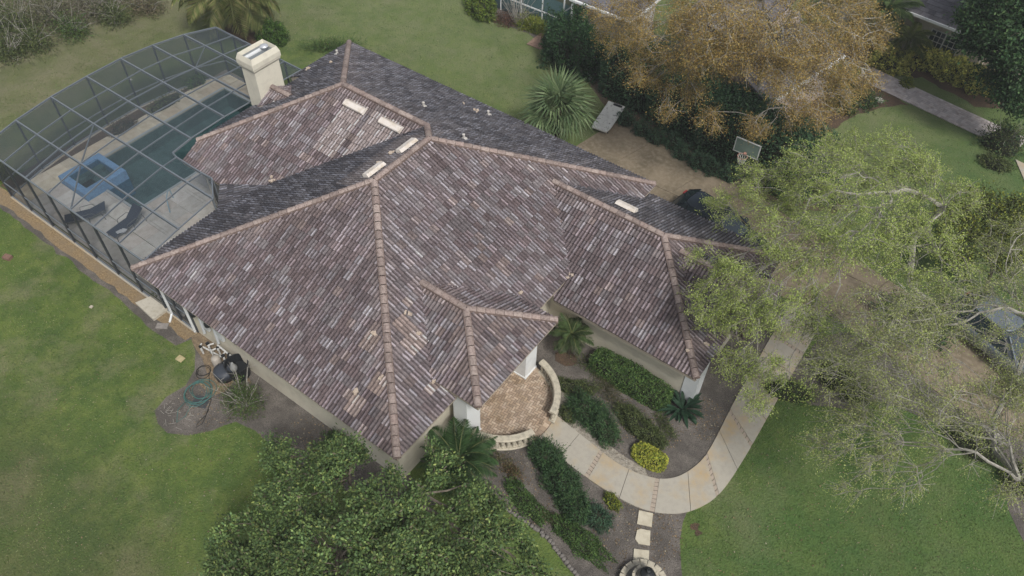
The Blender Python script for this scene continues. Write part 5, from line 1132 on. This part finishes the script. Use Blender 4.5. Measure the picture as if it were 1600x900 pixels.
# ================================================================= CARS
def car(label, loc, rz, paint, L_=4.8, W_=1.86, Hh=1.62, name='parked_car'):
    o = empty(name, (*loc, 0.05), rz, label=label, cat='car')
    # stations: x, half width at sill, belt half width, belt height
    xs = np.linspace(-L_ / 2, L_ / 2, 17); V = []; ring = 10
    for x in xs:
        t = x / (L_ / 2); hw = W_ / 2 * (1 - .16 * abs(t) ** 5 - .03 * t * t); zb = (.98 - .20 * max(0, (t - .25)) ** 1.2 - .08 * max(0, -t - .6)) ; zl = .28 + .10 * abs(t) ** 6; e = 1 - .35 * max(0, abs(t) - .9) * 10
        sec = [(-hw * .9, zl), (-hw, zl + .18), (-hw, zb - .22), (-hw * .95, zb - .04), (-hw * .70, zb + .03 * e), (hw * .70, zb + .03 * e), (hw * .95, zb - .04), (hw, zb - .22), (hw, zl + .18), (hw * .9, zl)]
        V += [(x, y, z) for y, z in sec]
    Fs = [(i * ring + k, (i + 1) * ring + k, (i + 1) * ring + (k + 1) % ring, i * ring + (k + 1) % ring) for i in range(16) for k in range(ring)] + [tuple(range(ring)), tuple(range(16 * ring, 17 * ring))[::-1]]
    b = mesh_obj('body', V, Fs, paint, o, smooth=True); sb = b.modifiers.new('s', 'SUBSURF'); sb.levels = sb.render_levels = 1
    # greenhouse: glass shell and a painted roof
    x0, x1, X0, X1 = -L_ * .47, L_ * .24, -L_ * .33, L_ * .06; wb, wt = W_ / 2 * .90, W_ / 2 * .70; zb = .96
    def sec(z, a, b_, w_, nose=.0): return [(a, -w_ * .9, z), (a + .25, -w_, z), (b_ - .3, -w_, z), (b_ + nose, -w_ * .72, z), (b_ + nose, w_ * .72, z), (b_ - .3, w_, z), (a + .25, w_, z), (a, w_ * .9, z)]
    V = sec(zb, x0, x1, wb, .1) + sec(Hh - .04, X0, X1, wt, .02); Fs = [(k, (k + 1) % 8, 8 + (k + 1) % 8, 8 + k) for k in range(8)] + [tuple(range(8, 16))]
    mesh_obj('window_glass', V, Fs, glass_m, o)
    V = sec(Hh - .05, X0 + .01, X1 - .02, wt * 1.01) + sec(Hh, X0 + .08, X1 - .1, wt * .93); Fs = [(k, (k + 1) % 8, 8 + (k + 1) % 8, 8 + k) for k in range(8)] + [tuple(range(8, 16)), tuple(range(8))[::-1]]
    ro = mesh_obj('roof', V, Fs, paint, o, smooth=True); sb = ro.modifiers.new('s', 'SUBSURF'); sb.levels = sb.render_levels = 2; ro.scale = (1.12, 1.08, 1.01); ro.location = (.08 * 1.0 * 0 + .02, 0, -.005)
    for sg in (-1, 1):
        for (xa, xb) in ((x0, X0), (x1 + .0, X1), (-.25, -.35), (-1.35, -1.4)): MB().beam((xa, sg * wb * 1.0, zb - .02), (xb, sg * wt * 1.0, Hh - .04), .06, .05).build('window_pillar', paint, o)
    for x in (-L_ * .30, L_ * .31):
        for sg in (-1, 1):
            def lat(prof): 
                m = MB(); n = 20; V = [(x + r * math.cos(2 * math.pi * k / n), sg * (W_ / 2 - .10) + sg * yy, .34 + r * math.sin(2 * math.pi * k / n)) for r, yy in prof for k in range(n)]
                Fq = [(i * n + k, i * n + (k + 1) % n, (i + 1) * n + (k + 1) % n, (i + 1) * n + k) for i in range(len(prof) - 1) for k in range(n)] + [tuple(range((len(prof) - 1) * n, len(prof) * n)), tuple(range(n))[::-1]]
                return m.add(V, Fq)
            wh = lat([(.33, -.12), (.34, -.08), (.34, .08), (.31, .11), (.22, .11), (.22, .06)]).build('wheel', tyre, o); rm = MB()
            rm2 = lat([(.05, .07), (.05, .10)]); 
            for k in range(5):
                a = 2 * math.pi * k / 5 + .3; rm2.beam((x + .05 * math.cos(a), sg * (W_ / 2 - .0), .34 + .05 * math.sin(a)), (x + .22 * math.cos(a), sg * (W_ / 2 - .0), .34 + .22 * math.sin(a)), .05, .03)
            rm2.build('rim', chrome, wh)
    for sg in (-1, 1):
        MB().box((L_ / 2 - .16, sg * W_ * .34, .70), (.25, .34, .12), rz=-sg * .3).build('headlight', mat('lamp_glass', (.45, .48, .5), .15, spec=.8), o)
        MB().box((-L_ / 2 + .08, sg * W_ * .36, .78), (.14, .26, .2)).build('tail_light', mat('red_lens', (.25, .02, .02), .3), o)
        MB().box((L_ * .17, sg * (W_ / 2 + .08), 1.0), (.16, .2, .13)).build('mirror', paint, o)
    MB().box((L_ * .34, 0, .915), (1.15, 1.0, .02)).build('hood', paint, o)
    MB().box((L_ / 2 - .04, 0, .5), (.1, .9, .16)).build('grille', black_m, o)
    return o
car('dark car parked on the drive behind the garage roof, half hidden by pale foliage', (2.8, 18.8), math.radians(-9), paint_dark, 4.9, 1.9, 1.55)
car('pale blue-grey car on the far drive at the right edge under bare branches', (15.3, 19.9), math.radians(-24), paint_blue, 4.9, 1.9, 1.7)

# ================================================================= NEIGHBOUR
NB = empty('neighbour_house', (5, 43, 0), math.radians(-7), label='neighbouring beige house with grey flat-tiled roof and white gutter, top right', cat='house')
ni = NB.rotation_euler.to_matrix().to_4x4(); ninv = (Matrix.Translation((5, 43, 0)) @ ni).inverted()
beige = mat('beige_stucco', (.55, .50, .42), .85, n1=(1.5, (.30, .26, .21), .45, .7)); slate = mat('grey_roof_tile', attr=1, rough=.85, n1=(8, (.7, .7, .7), .45, .7))
# eave line in local coordinates: y = -2.9
MB().box((-.2, 3.2, 1.3), (8.8, 11.2, 2.6)).build('wall', beige, NB); MB().box((4.7, 4.2, 1.2), (3.4, 9.6, 2.4)).build('wall', beige, NB)
def flat_roof(par, xa, xb, ya, yb, z0, slope_, name='roof', up=1, tw=.42, te=.32):
    rfm = MB(); k = math.sqrt(1 + slope_ ** 2); L_ = abs(yb - ya); N_ = np.array([0, -up * slope_, 1.]) / k; Vd = np.array([0, up * 1., slope_]) / k
    V = [(xa, ya, z0 - .12), (xb, ya, z0 - .12), (xb, yb, z0 + slope_ * L_ - .12), (xa, yb, z0 + slope_ * L_ - .12)]; V += [(x, y, z + .11) for x, y, z in V]
    rf = mesh_obj(name, V, [(3, 2, 1, 0), (4, 5, 6, 7), (0, 1, 5, 4), (1, 2, 6, 5), (2, 3, 7, 6), (3, 0, 4, 7)], under_m, par)
    for j in range(int(L_ * k / te)):
        x = xa - (j % 2) * tw / 2
        while x < xb:
            a, b = max(xa, x), min(xb, x + tw)
            if b - a > .05:
                c = np.array([(a + b) / 2, ya, z0]) + Vd * ((j + .5) * te) + N_ * (.02 + rr.uniform(0, .008)); g = rr.uniform(.75, 1.2)
                rfm.box(c, (b - a - .008, te + .03, .028), ax=(np.array([1., 0, 0]), unit(Vd - N_ * .05), unit(N_ + Vd * .05)), col=(.15 * g, .145 * g, .158 * g))
            x += tw
    tag(rfm.build('tile_field', slate, rf), kind='stuff'); return rf
flat_roof(NB, -4.8, 4.0, -2.9, 3.2, 2.7, .42)
MB().beam((-4.9, -2.96, 2.66), (4.05, -2.96, 2.66), .12, .14).build('gutter', white_m, NB)
MB().beam((4.06, -2.9, 2.66), (4.06, 3.2, 5.2), .10, .14).build('rake_trim', white_m, NB)
w_ = window(1.95, -2.42, 1.35, 1.75, 1.35, 'y-', NB, 6, 4); MB().box((1.95, -2.49, 1.35), (.07, .05, 1.35)).build('mullion', wtrim, w_)
# wing under the orange tree
NW = empty('neighbour_wing', (.2, 29.5, 0), math.radians(-12), label='neighbour\'s pinkish gabled wing with white ledge and small window, seen through the orange tree', cat='house')
pinkw = mat('pinkish_stucco', (.38, .33, .31), .85, n1=(1.5, (.30, .26, .235), .45, .7))
V = [(-1.9, -2.6, 0), (1.5, -2.6, 0), (1.5, 4, 0), (-1.9, 4, 0), (-1.9, -2.6, 2.7), (1.5, -2.6, 2.7), (1.5, 4, 2.7), (-1.9, 4, 2.7), (-.2, -2.6, 3.5), (-.2, 4, 3.5)]
mesh_obj('wall', V, [(0, 1, 5, 8, 4), (1, 2, 6, 5), (3, 0, 4, 7), (2, 3, 7, 9, 6)], pinkw, NW)
for sg in (-1, 1):
    xe = -.2 + sg * 2.0; V = [(-.2, -2.9, 3.56), (xe, -2.9, 2.62), (xe, 4.2, 2.62), (-.2, 4.2, 3.56)]; V += [(x, y, z + .09) for x, y, z in V]
    r_ = mesh_obj('roof', V, [(0, 1, 2, 3), (7, 6, 5, 4), (0, 4, 5, 1), (1, 5, 6, 2), (2, 6, 7, 3), (3, 7, 4, 0)], mat('dark_shingle', (.09, .088, .095), .9, n1=(9, (.06, .06, .065), .4, .7)), NW)
    t_ = MB(); n_ = 0
    for j in range(7):
        for i in range(18):
            g = rr.uniform(.75, 1.2); f_ = (j + .5) / 7; c = np.array([-.2 + sg * 2.0 * (1 - f_), -2.9 + (i + .5) * .394, 3.68 - .94 * (1 - f_)]); U_ = unit(np.array([-sg * 2.0, 0, .94])); t_.box(c, (.33, .385, .03), ax=(U_, np.array([0, 1., 0]), np.cross(U_, [0, 1., 0])), col=(.15 * g, .145 * g, .158 * g))
    tag(t_.build('tile_field', slate, r_), kind='stuff')
    MB().beam((xe + sg * .06, -2.9, 2.62), (xe + sg * .06, 4.2, 2.62), .12, .12).build('gutter', white_m, NW)
MB().beam((-.7, -2.72, 1.25), (1.2, -2.72, 1.25), .24, .22).build('ledge', white_m, NW)
window(.7, -2.62, 1.95, .8, .8, 'y-', NW, 3, 3)
flat_roof(NW, -6.5, -2.0, .6, 5.6, 2.8, .40)
MB().box((-4.3, 3.5, 1.35), (4.3, 5.0, 2.7)).build('wall', pinkw, NW)
# paver path
pv = empty('paver_path', kind='structure'); c0, c1 = np.array([3.6, 36.85]), np.array([12.9, 35.3]); d = unit(c1 - c0); nn = np.array([-d[1], d[0]]); pvm = mat('path_paver', attr=1, rough=.85, n1=(3, (.8, .76, .72), .42, .7)); m = MB(); Lp = np.linalg.norm(c1 - c0)
for i in range(int(Lp / .2)):
    for j in range(9):
        g = rr.uniform(.8, 1.15); p_ = c0 + d * ((i + .5) * .2) + nn * ((j - 4) * .19 ); edge_ = j in (0, 8); m.box((*p_, .025), (.188, .178, .05), rz=math.atan2(d[1], d[0]), col=(.47 * g, .43 * g, .42 * g))
tag(m.build('paver_field', pvm, pv), kind='stuff')
m = MB(); o = empty('far_walk', kind='structure'); m.prism(GL([(1586, 250), (1612, 262), (1640, 310), (1604, 292)]), 0, .05).build('slab', conc, o)
# brick step at the back lawn
bs = empty('brick_step', (*G(852, 66)[:2], 0), math.radians(2), label='small pinkish brick landing beside the big round bush', cat='brick step')
for i in range(6):
    for j in range(9): MB().box(((i - 2.5) * .26, (j - 4) * .2, .03 + rr.uniform(0, .006)), (.25, .19, .06), col=(1, 1, 1)).build('brick', mat('pink_brick', (.27, .185, .14), .9, n1=(6, (.20, .13, .10), .4, .7)), bs)
# neighbour's screened patio
SC = empty('neighbour_screen_room', (-13.2, 29.2, 0), label='neighbour\'s screened patio with white frame and white-edged roof corner at the top', cat='screen room')
m = []
def wb(a, b, t=.07, nm='frame_post'): MB().beam(a, b, t, t).build(nm, white_m, SC)
X0_, X1_ = -6.0, .35
for x in (-6, -4.4, -2.8, -1.2, .35): wb((x, 0, 0), (x, 0, 2.9))
wb((X0_, 0, 1.0), (X1_, 0, 1.0), nm='frame_rail'); wb((X0_, 0, 2.9), (X1_, 0, 2.9), nm='frame_rail')
for a, b in ((-6, -4.4), (-4.4, -2.8), (-2.8, -1.2), (-1.2, .35)):
    for lo, hi in ((.05, .95), (1.05, 2.85)): mesh_obj('screen_panel', [(a + .04, 0, lo), (b - .04, 0, lo), (b - .04, 0, hi), (a + .04, 0, hi)], [(0, 1, 2, 3)], mat('dark_screen', (.03, .033, .036), .9, alpha=.75), SC)
for y in (.9, 1.8, 2.9): wb((.35, y, 0), (.35, y, 2.9))
wb((.35, 0, 1.5), (.35, 2.9, 1.5), nm='frame_rail')
MB().box((.35, 1.35, .8), (.03, .8, 1.4)).build('door_panel', mat('tan_panel', (.34, .25, .17), .8), SC)
for a, b in ((.04, .86), (1.84, 2.86)): mesh_obj('screen_panel', [(.35, a, .05), (.35, b, .05), (.35, b, 2.85), (.35, a, 2.85)], [(0, 1, 2, 3)], mat('dark_screen'), SC)
MB().box((-2.8, 1.6, .02), (6.2, 3.1, .06)).build('patio_floor', mat('teal_floor', (.10, .22, .22), .7), SC)
rf_ = MB().box((3.2, 1.1, 2.86), (4.2, 3.6, .12)).build('roof_edge', white_m, SC); MB().box((3.2, 1.15, 2.95), (4.05, 3.4, .08)).build('roof_surface', mat('shingle_strip', (.13, .13, .15), .9), SC)
for x in (1.25, 2.1): wb((x, -.55, 0), (x, -.55, 2.8), .1, 'column')
MB().box((3.4, 1.2, 1.4), (3.4, 2.8, 2.8)).build('wall', mat('grey_wall', (.40, .39, .36), .85), SC)
# palm on the far lawn's edge, mulch collar, loose twigs under the bottom tree
tw_ = MB()
for k in range(26):
    u, v = rr.uniform(255, 300), rr.uniform(625, 668); p = G(u, v, .03); a = rr.uniform(0, 3.1); l_ = rr.uniform(.1, .3); tw_.tube([p, p + (l_ * math.cos(a), l_ * math.sin(a), .02)], .008, 4)
tag(tw_.build('fallen_twigs', pale_wood), kind='stuff')

# ================================================================= AIR
hz = MB().box((0, 0, 13.8), (824, 824, 30.8)).build('haze', MATS['white_paint']); tag(hz, kind='stuff')
hm = bpy.data.materials.new('haze_air'); hm.use_nodes = True; N = hm.node_tree.nodes; N.remove(N['Principled BSDF'])
pvn = N.new('ShaderNodeVolumePrincipled'); pvn.inputs['Color'].default_value = (.86, .90, .95, 1); pvn.inputs['Density'].default_value = .0007; pvn.inputs['Anisotropy'].default_value = 0.0
hm.node_tree.links.new(pvn.outputs[0], N['Material Output'].inputs['Volume']); hz.data.materials.clear(); hz.data.materials.append(hm)
